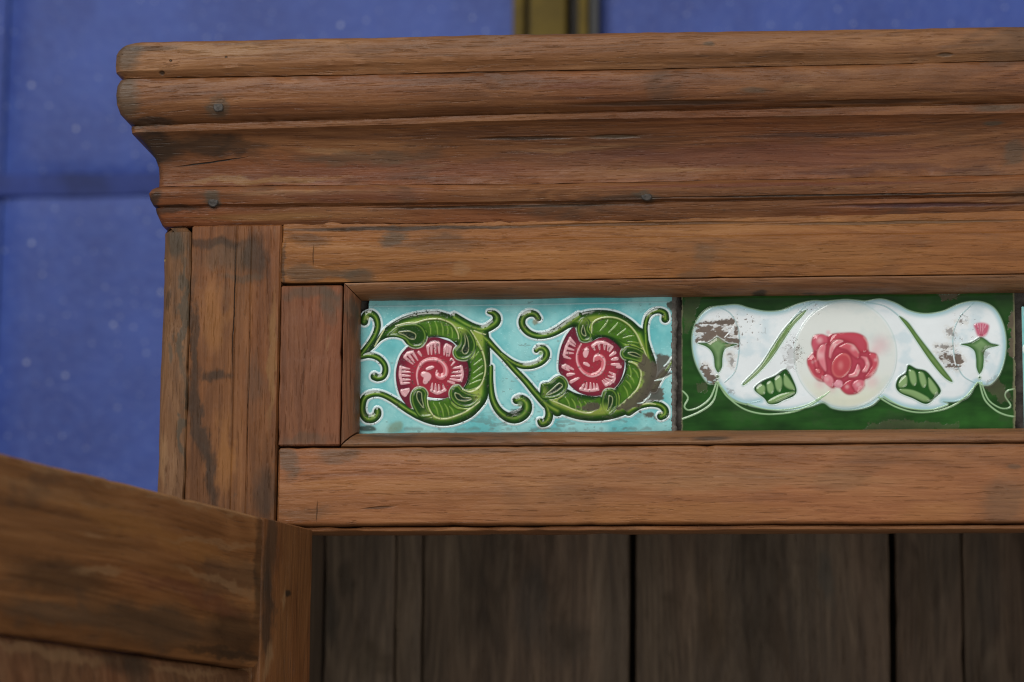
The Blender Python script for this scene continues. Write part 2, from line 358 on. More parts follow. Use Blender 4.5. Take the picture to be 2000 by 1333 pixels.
bead = moulding('bead_moulding', W_BEAD, [(0.6, 364.6, 359, 343), (2.2, 365.4, 360, 344), (3.8, 369, 363.5, 348), (4.9, 376, 370, 354), (4.3, 387, 380, 365), (2.9, 399, 393, 379), (0.9, 403.5, 397, 383), (0.8, 405, 398.5, 384.5), (1.9, 406.5, 400, 386), (1.5, 414, 407, 391), (0.2, 426, 419, 402), (-1.0, 437, 430, 411), (-1.8, 442, 436, 416)], 0.008, 0.003, 14.2)
SEAL = plain('dark_gap_filler', (0.032, 0.029, 0.026), 0.85, bump=0.0006, bscale=500, var=0.5, vscale=200)

def nail(px, py, y, r, parent, ang):
    c = on_y(px, py, y); rings = []
    for rr, yy in ((r*1.0, 0.0012), (r, 0.0002), (r*0.85, -0.0001), (r*0.55, 0.0000), (r*0.25, -0.0003)):
        ring = []
        for i in range(14):
            a = 2*math.pi*i/14; q = 1+0.18*fnoise(math.cos(a)*1.5+px, math.sin(a)*1.5)
            ux, uz = rr*q*math.cos(a)*0.85, rr*q*math.sin(a)
            ring.append((c[0]+ux*math.cos(ang)-uz*math.sin(ang), c[1]+yy+0.0002*fnoise(a, px), c[2]+ux*math.sin(ang)+uz*math.cos(ang)))
        rings.append(ring)
    v, f = loft(rings); o = obj('nail', v, f, NAIL); o.parent = parent; return o
NAIL = plain('grey_iron', (0.046, 0.038, 0.032), 0.6, 0.1, bump=0.0004, bscale=900, var=0.45, vscale=400)
nail(426, 208, -0.0187, 0.0029, crown, 0.5); nail(416, 394, -0.0037, 0.0029, bead, -0.2); nail(1262, 383, -0.0038, 0.0027, bead, 1.2)

# carcass: top board, sides, back, bottom, so that the inside is closed
W_IN = wood('interior_timber', 'z', T_DARK, 0.5, red=0.2, rough=0.65, seed=5.0)
zc = Z(1200, 434)
own(board('top_board', None, W_IN, 'x', XL+0.002, XR-0.002, 0.010, YD+0.04, zc+0.012, zc+0.030, r=0.001, step=0.1))
for a, b in ((XL+0.0005, XL+0.016), (XR-0.016, XR-0.0005)):
    own(board('side_panel', None, W_IN, 'z', ZB, zc+0.0115, a, b, 0.026, YD+0.045, r=0.001, step=0.2))
own(board('bottom_board', None, W_IN, 'x', XL+0.0165, XR-0.0165, 0.031, YD-0.001, ZB+0.10, ZB+0.12, r=0.001, step=0.1))
own(board('back_board', None, W_IN, 'z', ZB, zc+0.0115, XL+0.0165, XR-0.0165, YD+0.036, YD+0.045, r=0.001, step=0.2))

# left and right stile: corner bead and stile with two scribed grooves
W_STILE = wood('stile_timber', 'z', T_STILE, 0.45, [S(500, 500, 34, 62, 0, .75, DK), S(440, 500, 70, 40, 0, .5, GR), S(470, 545, 40, 10, 0, .5, GR), S(375, 640, 13, 130, 0, .7, DK), S(388, 820, 18, 130, 8, .75, DK), S(410, 930, 17, 80, 8, .7, DK), S(420, 735, 34, 11, 0, .75, DK), S(405, 475, 90, 14, 0, .65, DK), S(520, 960, 36, 60, 0, .6, DK), S(440, 890, 20, 90, 3, .45, ORG), S(420, 620, 30, 80, 0, .4, ORG), S(530, 700, 8, 150, 0, .45, TAN), S(350, 990, 90, 18, -12, .5, DK), S(457, 600, 1.3, 150, 0, .85, (.012, .008, .006)), S(486, 760, 1.1, 200, 0, .6, (.012, .008, .006))], red=0.45, seed=7.2)
W_CORNER = wood('corner_bead_timber', 'z', ((0.060, 0.030, 0.017), (0.165, 0.085, 0.046), (0.250, 0.140, 0.080)), 0.6, [S(340, 475, 36, 36, 0, .85, (0.060, .048, .038)), S(357, 620, 9, 160, 0, .85, GR), S(360, 820, 9, 120, 0, .85, GR), S(332, 690, 6, 26, 0, .7, GR), S(330, 585, 6, 24, 0, .6, DK), S(318, 900, 8, 60, 0, .4, PALE), S(319, 506, 1.6, 3.5, 0, .95, (.65, .5, .12))], red=0.5, seed=9.4)
xs1, xs2 = X(367.5, 700), X(544, 730); zt = Z(430, 446.5)+0.0015
gx1, gx2 = X(457, 700), X(486, 700)
def stile(mirror):
    def mx(x): return 2*XM-x if mirror else x
    pr = [(xs1, 0.0008), (xs1+0.0005, 0.0), (gx1-0.0005, -0.0001), (gx1, 0.00035), (gx1+0.0004, 0.0), (gx2-0.0004, 0.0), (gx2, 0.00035), (gx2+0.0005, -0.0001), (xs2-0.0008, 0.0), (xs2, 0.0012), (xs2, 0.025), (xs1, 0.025)]
    own(swept('stile', None, W_STILE, 'z', ZB, zt, [(mx(a), b) for a, b in pr], jit=0.00028, step=0.006, ragged=0.0004))
    pc = [(XL+0.001, 0.024)] + [(XL+0.0062-0.0062*math.cos(a), 0.0058-0.0062*math.sin(a)) for a in [math.radians(d) for d in range(0, 91, 15)]] + [(xs1-0.0030, -0.0006), (xs1-0.0008, -0.0003), (xs1-0.0001, 0.0006), (xs1-0.0001, 0.024)]
    own(swept('corner_bead', None, W_CORNER, 'z', ZB, zt-0.0004, [(mx(a), b) for a, b in pc], jit=0.0005, step=0.004, endr=0.0028))
stile(False); stile(True)

# frieze: upper rail, end blocks, mitred mouldings, lower rail
W_RAIL = wood('upper_rail_timber', 'x', T_RAIL, 0.32, [S(630, 535, 110, 16, 0, .6, GR), S(700, 545, 46, 18, -10, .65, GR), S(600, 470, 60, 16, 0, .5, DK), S(770, 462, 28, 18, 30, .75, GR), S(800, 445, 330, 5, 0, .85, DK), S(1250, 437, 300, 4, 0, .6, DK), S(850, 478, 110, 18, 0, .35, DK), S(1385, 500, 26, 32, 60, .45, GR), S(1360, 535, 36, 10, 0, .35, GR), S(1600, 500, 260, 28, 0, .35, ORG), S(1100, 500, 260, 18, 0, .35, ORG), S(900, 525, 22, 18, 0, .35, PALE), S(1750, 434, 300, 4, 0, .6, GR), S(612, 500, 1.2, 22, 0, .5, DK), S(551, 520, 5, 60, 0, .6, DK)], red=0.25, seed=11.0)  # dark streaks along the top edge paint grime and the shadow line under the bead
zr1 = Z(1320, 543.4); zstrip = Z(1320, 461.6); zct = Z(1200, 432)
xb0 = X(548, 500)
prof = [(0.0, zr1+0.0002), (-0.0004, zr1+0.0010), (-0.0003, zstrip-0.0006), (0.0004, zstrip), (0.0016, zstrip+0.0004), (0.0016, zct+0.006), (0.024, zct+0.006), (0.024, zr1+0.0002)]
own(swept('upper_rail', None, W_RAIL, 'x', xb0+0.0004, 2*XM-xb0-0.0004, prof, jit=0.00028, step=0.005, ragged=0.0004))
W_BLOCK = wood('end_block_timber', 'z', T_BLOCK, 0.22, [S(615, 572, 70, 16, 0, .6, GR), S(650, 585, 24, 34, 0, .55, GR), S(600, 855, 60, 14, 0, .4, GR), S(645, 610, 14, 30, 0, .35, GR)], red=0.4, seed=13.0)
zb0 = Z(600, 557); zb1 = Z(600, 871.5)
xo = X(668, 700)
for mir in (False, True):
    a, b = xs2+0.0004, xo-0.0004
    if mir: a, b = 2*XM-b, 2*XM-a
    own(board('end_block', None, W_BLOCK, 'z', zb1+0.0003, zb0-0.0002, a, b, 0.0004, 0.024, r=0.0007, jit=0.0004, step=0.004, ragged=0.0004))
W_LOW = wood('lower_rail_timber', 'x', T_LOW, 0.22, [S(560, 900, 24, 40, 0, .6, GR), S(665, 885, 50, 20, 0, .5, GR), S(600, 1000, 60, 14, 0, .35, GR), S(740, 992, 36, 3, 5, .6, DK), S(1000, 880, 420, 8, 0, .3, GR), S(1980, 915, 14, 10, 0, .5, GR), S(1960, 980, 60, 50, 0, .4, GR), S(1750, 872, 300, 6, 0, .4, GR), S(1300, 1000, 260, 26, 0, .3, ORG), S(1820, 1005, 90, 24, 0, .35, ORG), S(620, 1000, 1.2, 22, 0, .5, DK), S(1500, 940, 300, 20, 0, .25, PALE), S(700, 950, 160, 18, 0, .3, ORG)], red=0.5, seed=15.0)
zl0 = Z(1200, 871.5); zl1 = Z(1200, 1023.5); xl0 = X(541, 950)
own(board('lower_rail', None, W_LOW, 'x', xl0+0.0004, 2*XM-xl0-0.0004, -0.0004, 0.022, zl1, zl0, r=0.0016, jit=0.00035, step=0.004, endr=0.0009, ragged=0.0006))
zlip = Z(1200, 1036.5, 0.003)
W_LIP = wood('door_stop_timber', 'x', T_LOW, 0.4, red=0.3, seed=16.0)
own(board('door_stop', None, W_LIP, 'x', xl0+0.001, 2*XM-xl0-0.001, 0.003, 0.0215, zlip, zl1-0.0008, r=0.0006, jit=0.0003, step=0.006))

YT = 0.013                                                   # face of the tiles
W_MX = wood('moulding_timber', 'x', ((0.090, 0.042, 0.022), (0.190, 0.094, 0.048), (0.270, 0.150, 0.085)), 0.5, [S(1485, 568, 18, 5, 0, .85, DK), S(1580, 571, 22, 4, 0, .7, DK), S(1640, 573, 30, 4, 0, .6, DK), S(900, 858, 34, 6, 0, .6, DK), S(1390, 856, 46, 6, 0, .75, DK), S(1250, 845, 40, 4, 0, .5, PALE), S(760, 855, 60, 12, 0, .5, DK), S(1000, 585, 300, 4, 0, .5, GR)], red=0.3, seed=17.0)
W_MZ = wood('moulding_timber_upright', 'z', ((0.085, 0.038, 0.022), (0.165, 0.076, 0.042), (0.235, 0.120, 0.070)), 0.5, [S(690, 620, 10, 60, 0, .6, DK), S(685, 600, 24, 24, 0, .5, GR), S(695, 780, 6, 60, 0, .5, DK)], red=0.5, seed=18.0)
z_to = zr1; z_ti = Z(1200, 582.3, YT); x_lo = xo; x_li = X(704.5, 720, YT)
z_bo = Z(1200, 871.5)+0.0006; z_bi = Z(1200, 841, 0.0045)
x_ro, x_ri = 2*XM-x_lo, 2*XM-x_li
def strip(name, mat, side):
    wv = {'t': z_to-z_ti, 'b': z_bi-z_bo, 'l': x_li-x_lo, 'r': x_li-x_lo}[side]
    pr = [(0.0, 0.0016), (0.0004, 0.0004), (0.0012, 0.0), (0.35*wv, 0.0006), (0.62*wv, 0.0022), (0.80*wv, 0.0042), (0.92*wv, 0.0062), (wv, 0.0078), (wv, YT-0.0004), (0.0, YT-0.0004)]
    SEED[0] += 1; sd = SEED[0]*2.1; rings = []
    n = 90 if side in 'tb' else 30
    for i in range(n+1):
        t = i/n; ring = []
        for s, y in pr:
            fx, fz = s/wv*(x_li-x_lo), None
            if side in 'tb':
                x = (x_lo+fx)+((x_ro-fx)-(x_lo+fx))*t
                z = z_to-s if side == 't' else z_bo+s
            else:
                g = s/wv; za, zb = z_bo+g*(z_bi-z_bo), z_to-g*(z_to-z_ti)
                z = za+(zb-za)*t + (0.0009 if t == 0 else -0.0004 if t == 1 else 0)
                x = x_lo+s if side == 'l' else x_ro-s
            q = 0.0003*(fnoise(x*60+sd, z*60, s*200)+0.6*fnoise(x*260, z*260+sd, s*300))
            if 0.0 < s < wv-1e-6 : y = y+q
            ring.append((x+(q if side in 'lr' else 0), y, z+(q if side in 'tb' else 0)))
        rings.append(ring)
    v, f = loft(rings); return own(obj(name, v, f, mat))
strip('frieze_moulding', W_MX, 't'); strip('frieze_moulding', W_MX, 'b'); strip('frieze_moulding', W_MZ, 'l'); strip('frieze_moulding', W_MZ, 'r')
PLAS = plain('dirty_mortar', (0.070, 0.062, 0.054), 0.9, bump=0.0012, bscale=260, var=0.5, vscale=150)
own(board('frieze_backing', None, PLAS, 'x', xs2+0.002, 2*XM-xs2-0.002, YT+0.0038, 0.0235, z_bo-0.002, z_to+0.002, r=0.0004, step=0.05))

# ------------------------------------------------------------------ interior back planks
YP = YD
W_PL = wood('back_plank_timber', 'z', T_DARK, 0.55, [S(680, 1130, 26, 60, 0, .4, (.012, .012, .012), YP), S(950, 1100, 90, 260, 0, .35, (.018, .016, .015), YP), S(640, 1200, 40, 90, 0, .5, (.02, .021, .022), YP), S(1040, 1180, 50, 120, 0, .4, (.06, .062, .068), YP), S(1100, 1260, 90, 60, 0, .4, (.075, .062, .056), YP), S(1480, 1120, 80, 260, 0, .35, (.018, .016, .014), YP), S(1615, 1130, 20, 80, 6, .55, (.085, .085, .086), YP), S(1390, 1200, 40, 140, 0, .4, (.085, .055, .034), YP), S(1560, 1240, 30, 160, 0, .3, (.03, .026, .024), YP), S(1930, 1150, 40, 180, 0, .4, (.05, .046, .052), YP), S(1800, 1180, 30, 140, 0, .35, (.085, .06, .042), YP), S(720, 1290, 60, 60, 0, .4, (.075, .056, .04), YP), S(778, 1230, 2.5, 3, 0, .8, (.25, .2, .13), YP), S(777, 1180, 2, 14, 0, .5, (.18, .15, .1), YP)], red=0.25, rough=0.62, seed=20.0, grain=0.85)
cuts = [(XL+0.0175, X(771.5, 1040, YP), 0.0), (X(773.5, 1040, YP), X(824, 1040, YP), 0.0025), (X(828, 1040, YP), X(1228.5, 1040, YP), 0.0), (X(1241, 1040, YP), X(1735, 1040, YP), 0.0), (X(1747, 1040, YP), X(1876, 1040, YP), 0.0), (X(1878.5, 1040, YP), X(2130, 1040, YP), 0.001), (X(2140, 1040, YP), XR-0.0175, 0.0)]
for a, b, dy in cuts:
    own(board('back_plank', None, W_PL, 'z', ZB+0.121, zc+0.011, a, b, YP+dy, YP+dy+0.016, r=0.0014, jit=0.0005, step=0.012))

# ------------------------------------------------------------------ the open door
Hn = on_y(612, 1035, -0.005); Lf = on_z(0, 885, Hn[2]); dv = (Lf-Hn)/np.linalg.norm(Lf-Hn)
nv = np.array([-dv[1], dv[0], 0.0])
def DL(px, py):
    q = on_plane(px, py, Hn, nv)-Hn; return float(q@dv), float(q[2])
def SD(px, py, rx, ry, deg=0.0, st=0.7, tn=DK):       # stain on the door's inner face, in the door's own measures
    a = DL(px, py); b = DL(px+rx*0.5, py); c = DL(px-rx*0.5, py)
    return (a[0], a[1], abs(b[0]-c[0]), max(ry*SC*0.9, 0.00125), deg, st, tn)
door = empty('door', (float(Hn[0]), float(Hn[1]), float(Hn[2])))
door.rotation_euler = (0, 0, math.atan2(dv[1], dv[0]))
door.parent = cup; door.matrix_parent_inverse = Matrix.Translation(-Vector(cup.location))
DW, DH, DT = 0.553, 1.33, 0.019
xj = DL(513, 1015)[0]; zrb = DL(480, 1304)[1]
def dpart(name, mat, axis, lo, hi, a0, a1, b0, b1, **kw):
    o = board(name, None, mat, axis, lo, hi, a0, a1, b0, b1, **kw); o.parent = door; return o
W_DST = wood('door_stile_timber', 'z', ((0.095, 0.040, 0.018), (0.190, 0.085, 0.036), (0.270, 0.130, 0.058)), 0.35, [SD(528, 1080, 14, 130, 0, .7, (.05, .036, .028)), SD(520, 1200, 14, 130, 0, .75, (.045, .032, .026)), SD(562, 1160, 6, 9, 0, .9, DK), SD(556, 1170, 4, 30, 0, .6, PALE), SD(520, 1290, 10, 60, 20, .5, PALE)], red=0.6, seed=22.0)
W_DRL = wood('door_rail_timber', 'x', T_DOOR, 0.45, [SD(120, 1130, 110, 40, 0, .6, DK), SD(300, 1220, 160, 46, 0, .6, (.055, .043, .034)), SD(100, 1200, 110, 26, 0, .5, GR), SD(460, 1240, 60, 70, 0, .65, DK), SD(380, 1165, 130, 22, 5, .55, RED), SD(300, 1040, 200, 24, 4, .5, ORG), SD(430, 1135, 110, 11, 4, .45, PALE), SD(190, 1115, 60, 12, -8, .5, PALE), SD(420, 1062, 110, 10, -3, .35, PALE), SD(100, 960, 160, 12, 0, .2, PALE), SD(440, 1280, 120, 12, 0, .6, DK), SD(505, 1100, 12, 160, 0, .6, DK), (0.2, -0.0004, 0.5, 0.0022, 0, .4, PALE)], red=0.4, seed=24.0, grain=0.55)
W_DPN = wood('door_panel_timber', 'z', ((0.085, 0.040, 0.022), (0.180, 0.092, 0.052), (0.270, 0.155, 0.095)), 0.5, [SD(120, 1275, 160, 14, 0, .5, PALE), SD(260, 1290, 60, 40, 0, .6, DK), SD(380, 1310, 90, 10, 0, .45, PALE)], red=0.5, seed=26.0)
dpart('door_stile', W_DST, 'z', -DH, 0.0, 0.0, xj-0.0002, -DT, 0.0, r=0.0014, jit=0.0003, step=0.006)
dpart('door_stile', W_DST, 'z', -DH, 0.0, DW-xj+0.0002, DW, -DT, 0.0, r=0.0014, jit=0.0003, step=0.012)
def drail(z0, z1):
    pr = [(-DT, z0), (-0.0050, z0), (-0.0022, z0+0.0006), (-0.0006, z0+0.0036), (0.0, z0+0.0060), (0.0001, z1-0.0012), (-0.0010, z1), (-DT, z1)]
    o = swept('door_rail', None, W_DRL, 'x', xj+0.0002, DW-xj-0.0002, pr, jit=0.00035, step=0.005); o.parent = door
drail(zrb, 0.0); drail(-DH, -DH-zrb)
zp = zrb-0.0008
def dpanel():
    # fielded panel: a sloping border rising to a flat field
    x0, x1, z0, z1 = xj-0.006, DW-xj+0.006, -DH-zrb-0.004, zp
    x0b, x1b = xj+0.0006, DW-xj-0.0006
    rings = []
    for ins, y in ((0.0, -DT+0.003), (0.0, -0.0062), (0.0012, -0.0046), (0.004, -0.0036), (0.016, -0.0012), (0.018, -0.0008)):
        ring = []
        for i in range(20): t = i/20; ring.append((x0b+ins+(x1b-x0b-2*ins)*t, y+0.0004*fnoise(t*30, ins*300), z1-ins))
        for i in range(20): t = i/20; ring.append((x1b-ins, y, z1-ins-(z1-z0-2*ins)*t))
        for i in range(20): t = i/20; ring.append((x1b-ins-(x1b-x0b-2*ins)*t, y, z0+ins))
        for i in range(20): t = i/20; ring.append((x0b+ins, y, z0+ins+(z1-z0-2*ins)*t))
        rings.append(ring)
    v, f = loft(rings); o = obj('door_panel', v, f, W_DPN); o.parent = door
dpanel()

# ------------------------------------------------------------------ glazed relief tiles
FR = {'A': (690, 570, 4.759), 'B': (900, 570, 4.759), 'C': (1060, 570, 4.761), 'D': (1300, 560, 2.857), 'M': (1520, 570, 4.7615)}
def tp(fr, pts):
    ox, oy, s = FR[fr]; return [(ox+x/s, oy+y/s) for x, y in pts]
def spl(pts, closed=False, n=6):
    p = np.array(pts, float); m_ = len(p); out = []
    rngi = range(m_) if closed else range(m_-1)
    for i in rngi:
        if closed: a, b, c, d = p[(i-1) % m_], p[i], p[(i+1) % m_], p[(i+2) % m_]
        else: a, b, c, d = p[max(i-1, 0)], p[i], p[i+1], p[min(i+2, m_-1)]
        for t in np.arange(n)/n:
            out.append(0.5*((2*b)+(-a+c)*t+(2*a-5*b+4*c-d)*t*t+(-a+3*b-3*c+d)*t**3))
    if not closed: out.append(p[-1])
    return np.array(out)
def hash2(ix, iy, s):
    v = np.sin(ix*127.1+iy*311.7+s*74.7)*43758.5453; return v-np.floor(v)
def vnoise(x, y, s=0.0):
    ix, iy = np.floor(x), np.floor(y); fx, fy = x-ix, y-iy
    fx = fx*fx*(3-2*fx); fy = fy*fy*(3-2*fy)
    return (hash2(ix, iy, s)*(1-fx)+hash2(ix+1, iy, s)*fx)*(1-fy)+(hash2(ix, iy+1, s)*(1-fx)+hash2(ix+1, iy+1, s)*fx)*fy
def fbm(x, y, s=0.0, o=4):
    r, a, t = 0.0, 0.5, 0.0
    for i in range(o): r = r+a*vnoise(x*2**i, y*2**i, s+i*3.3); t += a; a *= 0.55
    return r/t
def sstep(a, b, x):
    t = np.clip((x-a)/(b-a), 0, 1); return t*t*(3-2*t)
GLZ = 0.95
def L(c): return np.array(lin(c))*GLZ

class Tile:
    def __init__(s, x0, x1, z0, z1, cell):
        s.nx, s.nz = int((x1-x0)/cell), int((z1-z0)/cell)
        gx = np.linspace(x0, x1, s.nx); gz = np.linspace(z0, z1, s.nz)
        s.GX, s.GZ = np.meshgrid(gx, gz)
        d = np.stack([s.GX-CP[0], np.full_like(s.GX, YT-CP[1]), s.GZ-CP[2]], -1)
        w = d@F; s.PX = W/2+FPX*(d@RT)/w; s.PY = H/2-FPX*(d@UP)/w
        sh = s.GX.shape
        s.c = np.zeros(sh+(3,)); s.h = np.zeros(sh); s.worn = np.zeros(sh); s.lab = np.zeros(sh, int); s.cell = cell
    def crop(s, pts, pad):
        x0, y0 = pts.min(0)-pad; x1, y1 = pts.max(0)+pad
        m_ = (s.PX > x0) & (s.PX < x1) & (s.PY > y0) & (s.PY < y1)
        if not m_.any(): return None
        r = np.where(m_.any(1))[0]; c = np.where(m_.any(0))[0]
        return slice(r[0], r[-1]+1), slice(c[0], c[-1]+1)
    def poly(s, fr, pts, smooth=True, pad=10):
        p = np.array(tp(fr, pts)) if fr else np.array(pts, float)
        if smooth: p = spl(p, True, 6)
        sd = np.full(s.PX.shape, 99.0); k = s.crop(p, pad)
        if k is None: return sd
        x, y = s.PX[k], s.PY[k]; d = np.full(x.shape, 1e9); ins = np.zeros(x.shape, bool)
        for a, b in zip(p, np.roll(p, -1, 0)):
            e = b-a; l = (e@e)+1e-12
            t = np.clip(((x-a[0])*e[0]+(y-a[1])*e[1])/l, 0, 1)
            d = np.minimum(d, (x-a[0]-t*e[0])**2+(y-a[1]-t*e[1])**2)
            if a[1] != b[1]:
                ins ^= ((a[1] > y) != (b[1] > y)) & (x < (b[0]-a[0])*(y-a[1])/(b[1]-a[1])+a[0])
        d = np.sqrt(d); sd[k] = np.where(ins, -d, d); return sd
    def stroke(s, fr, pts, w, pad=10):
        """w: half widths (photograph pixels) at start and end or per point; returns signed distance and distance / half width"""
        p = spl(np.array(tp(fr, pts)) if fr else np.array(pts, float), False, 6)
        ws = np.interp(np.linspace(0, 1, len(p)), np.linspace(0, 1, len(w)), w)
        sd = np.full(s.PX.shape, 99.0); rr = np.full(s.PX.shape, 9.0); k = s.crop(p, pad+max(w))
        if k is None: return sd, rr
        x, y = s.PX[k], s.PY[k]; S_ = np.full(x.shape, 99.0); R_ = np.full(x.shape, 9.0)
        for i in range(len(p)-1):
            a, b = p[i], p[i+1]; e = b-a; l = (e@e)+1e-12
            t = np.clip(((x-a[0])*e[0]+(y-a[1])*e[1])/l, 0, 1)
            d = np.sqrt((x-a[0]-t*e[0])**2+(y-a[1]-t*e[1])**2); ww = ws[i]+(ws[i+1]-ws[i])*t
            S_ = np.minimum(S_, d-ww); R_ = np.minimum(R_, d/ww)
        sd[k] = S_; rr[k] = R_; return sd, rr
    def put(s, mask, colr):
        mk = np.clip(mask, 0, 1)[..., None]; s.c = s.c*(1-mk)+np.asarray(colr)*mk
    def line(s, fr, pts, w, colr, hgt=0.25, soft=0.8, amt=1.0):
        sd, rr = s.stroke(fr, pts, w); m_ = sstep(soft, -soft*0.4, sd)
        s.put(m_*amt, colr); s.h += hgt*np.exp(-np.clip(rr, 0, 9)**2*0.9)*(sd < 4)*amt
    def build(s, name, mat, names, holes, parent):
        """cut the relief into the glazed ground and its raised motifs, one mesh each"""
        y = YT-s.h*0.00085
        dzx = np.gradient(y, s.cell, axis=1); dzz = np.gradient(y, s.cell, axis=0)
        nrm = np.stack([dzx, -np.ones_like(y), dzz], -1); nrm /= np.linalg.norm(nrm, axis=-1)[..., None]
        V = np.stack([s.GX, y, s.GZ], -1).reshape(-1, 3); NN = nrm.reshape(-1, 3)
        C = np.concatenate([s.c, np.ones(s.GX.shape+(1,))], -1).reshape(-1, 4); Wn = s.worn.reshape(-1)
        idx = np.arange(s.nx*s.nz).reshape(s.nz, s.nx)
        q = np.stack([idx[:-1, :-1], idx[:-1, 1:], idx[1:, 1:], idx[1:, :-1]], -1).reshape(-1, 4)
        lf = s.lab[:-1, :-1].reshape(-1); keep = ~holes[:-1, :-1].reshape(-1)
        objs = {}
        for lb, nm in names.items():
            fq = q[(lf == lb) & keep]
            if len(fq) == 0: continue
            u, inv = np.unique(fq, return_inverse=True); inv = inv.reshape(-1, 4)
            v = V[u]; cc = C[u]; wn = Wn[u]; nn = NN[u]; fc = inv
            if lb == 0:                                      # the slab: back and sides under the ground glaze
                e = np.concatenate([fc[:, [0, 1]], fc[:, [1, 2]], fc[:, [2, 3]], fc[:, [3, 0]]])
                allq = q[keep]; ae = np.concatenate([allq[:, [0, 1]], allq[:, [1, 2]], allq[:, [2, 3]], allq[:, [3, 0]]])
                key = np.sort(ae, 1); ky = key[:, 0].astype(np.int64)*10**7+key[:, 1]
                uq, ct = np.unique(ky, return_counts=True); bset = set(uq[ct == 1].tolist())
                ge = u[e]; ks = np.sort(ge, 1); kk = ks[:, 0].astype(np.int64)*10**7+ks[:, 1]
                be = e[np.array([t in bset for t in kk.tolist()])]
                bu, binv = np.unique(be, return_inverse=True); binv = binv.reshape(-1, 2)
                bv = v[bu].copy(); top = len(v)
                bt = bv.copy(); bv[:, 1] = YT+0.0032
                nt = np.tile([[0.0, -0.3, 0.0]], (len(bu), 1))
                cnr = np.array([v[:, 0].mean(), 0, v[:, 2].mean()])
                side = bt-cnr; side[:, 1] = 0; side /= np.linalg.norm(side, axis=1)[:, None]
                body = np.tile([[0.30, 0.24, 0.18, 1.0]], (len(bu), 1))
                v = np.concatenate([v, bt, bv]); nn = np.concatenate([nn, side, side]); cc = np.concatenate([cc, body, body]); wn = np.concatenate([wn, np.ones(2*len(bu))])
                nb = len(bu); fs = np.stack([top+binv[:, 1], top+binv[:, 0], top+nb+binv[:, 0], top+nb+binv[:, 1]], -1)
                fc = np.concatenate([fc, fs])
            me = bpy.data.meshes.new(nm)
            me.vertices.add(len(v)); me.vertices.foreach_set('co', v.astype(np.float32).ravel())
            me.loops.add(fc.size); me.loops.foreach_set('vertex_index', fc.astype(np.int32).ravel())
            me.polygons.add(len(fc)); me.polygons.foreach_set('loop_start', np.arange(0, fc.size, 4, dtype=np.int32))
            me.update(calc_edges=True)
            me.polygons.foreach_set('use_smooth', np.ones(len(fc), bool))
            at = me.color_attributes.new('glaze', 'FLOAT_COLOR', 'POINT'); at.data.foreach_set('color', cc.astype(np.float32).ravel())
            aw = me.attributes.new('worn', 'FLOAT', 'POINT'); aw.data.foreach_set('value', wn.astype(np.float32))
            me.normals_split_custom_set_from_vertices(nn.astype(np.float32).tolist())
            me.materials.append(mat)
            o = bpy.data.objects.new(nm, me); col.objects.link(o); objs[lb] = o
        for lb, o in objs.items():
            if lb != 0: o.parent = objs[0]
        own(objs[0]); return objs

def glaze_material():
    k = NT('coloured_glaze')
    at = k.n('ShaderNodeAttribute', attribute_name='glaze').outputs['Color']
    wn = k.n('ShaderNodeAttribute', attribute_name='worn').outputs['Fac']
    tc = k.n('ShaderNodeTexCoord').outputs['Object']
    k.put(k.b.inputs['Base Color'], at)
    k.put(k.b.inputs['Roughness'], k.math('ADD', 0.075, k.math('MULTIPLY', wn, 0.6)))
    k.put(k.b.inputs['Specular IOR Level'], k.math('SUBTRACT', 0.52, k.math('MULTIPLY', wn, 0.35)))
    h = k.math('ADD', k.math('MULTIPLY', k.noise(tc, 90.0, 2.0), 1.0), k.math('MULTIPLY', k.math('MULTIPLY', k.noise(tc, 1800.0, 3.0), wn), 0.35))
    bp = k.n('ShaderNodeBump', {'Strength': 0.35, 'Distance': 0.0006, 'Height': h}); k.put(k.b.inputs['Normal'], bp.outputs[0])
    return k.m
GLAZE = glaze_material()
CELL = 0.00021

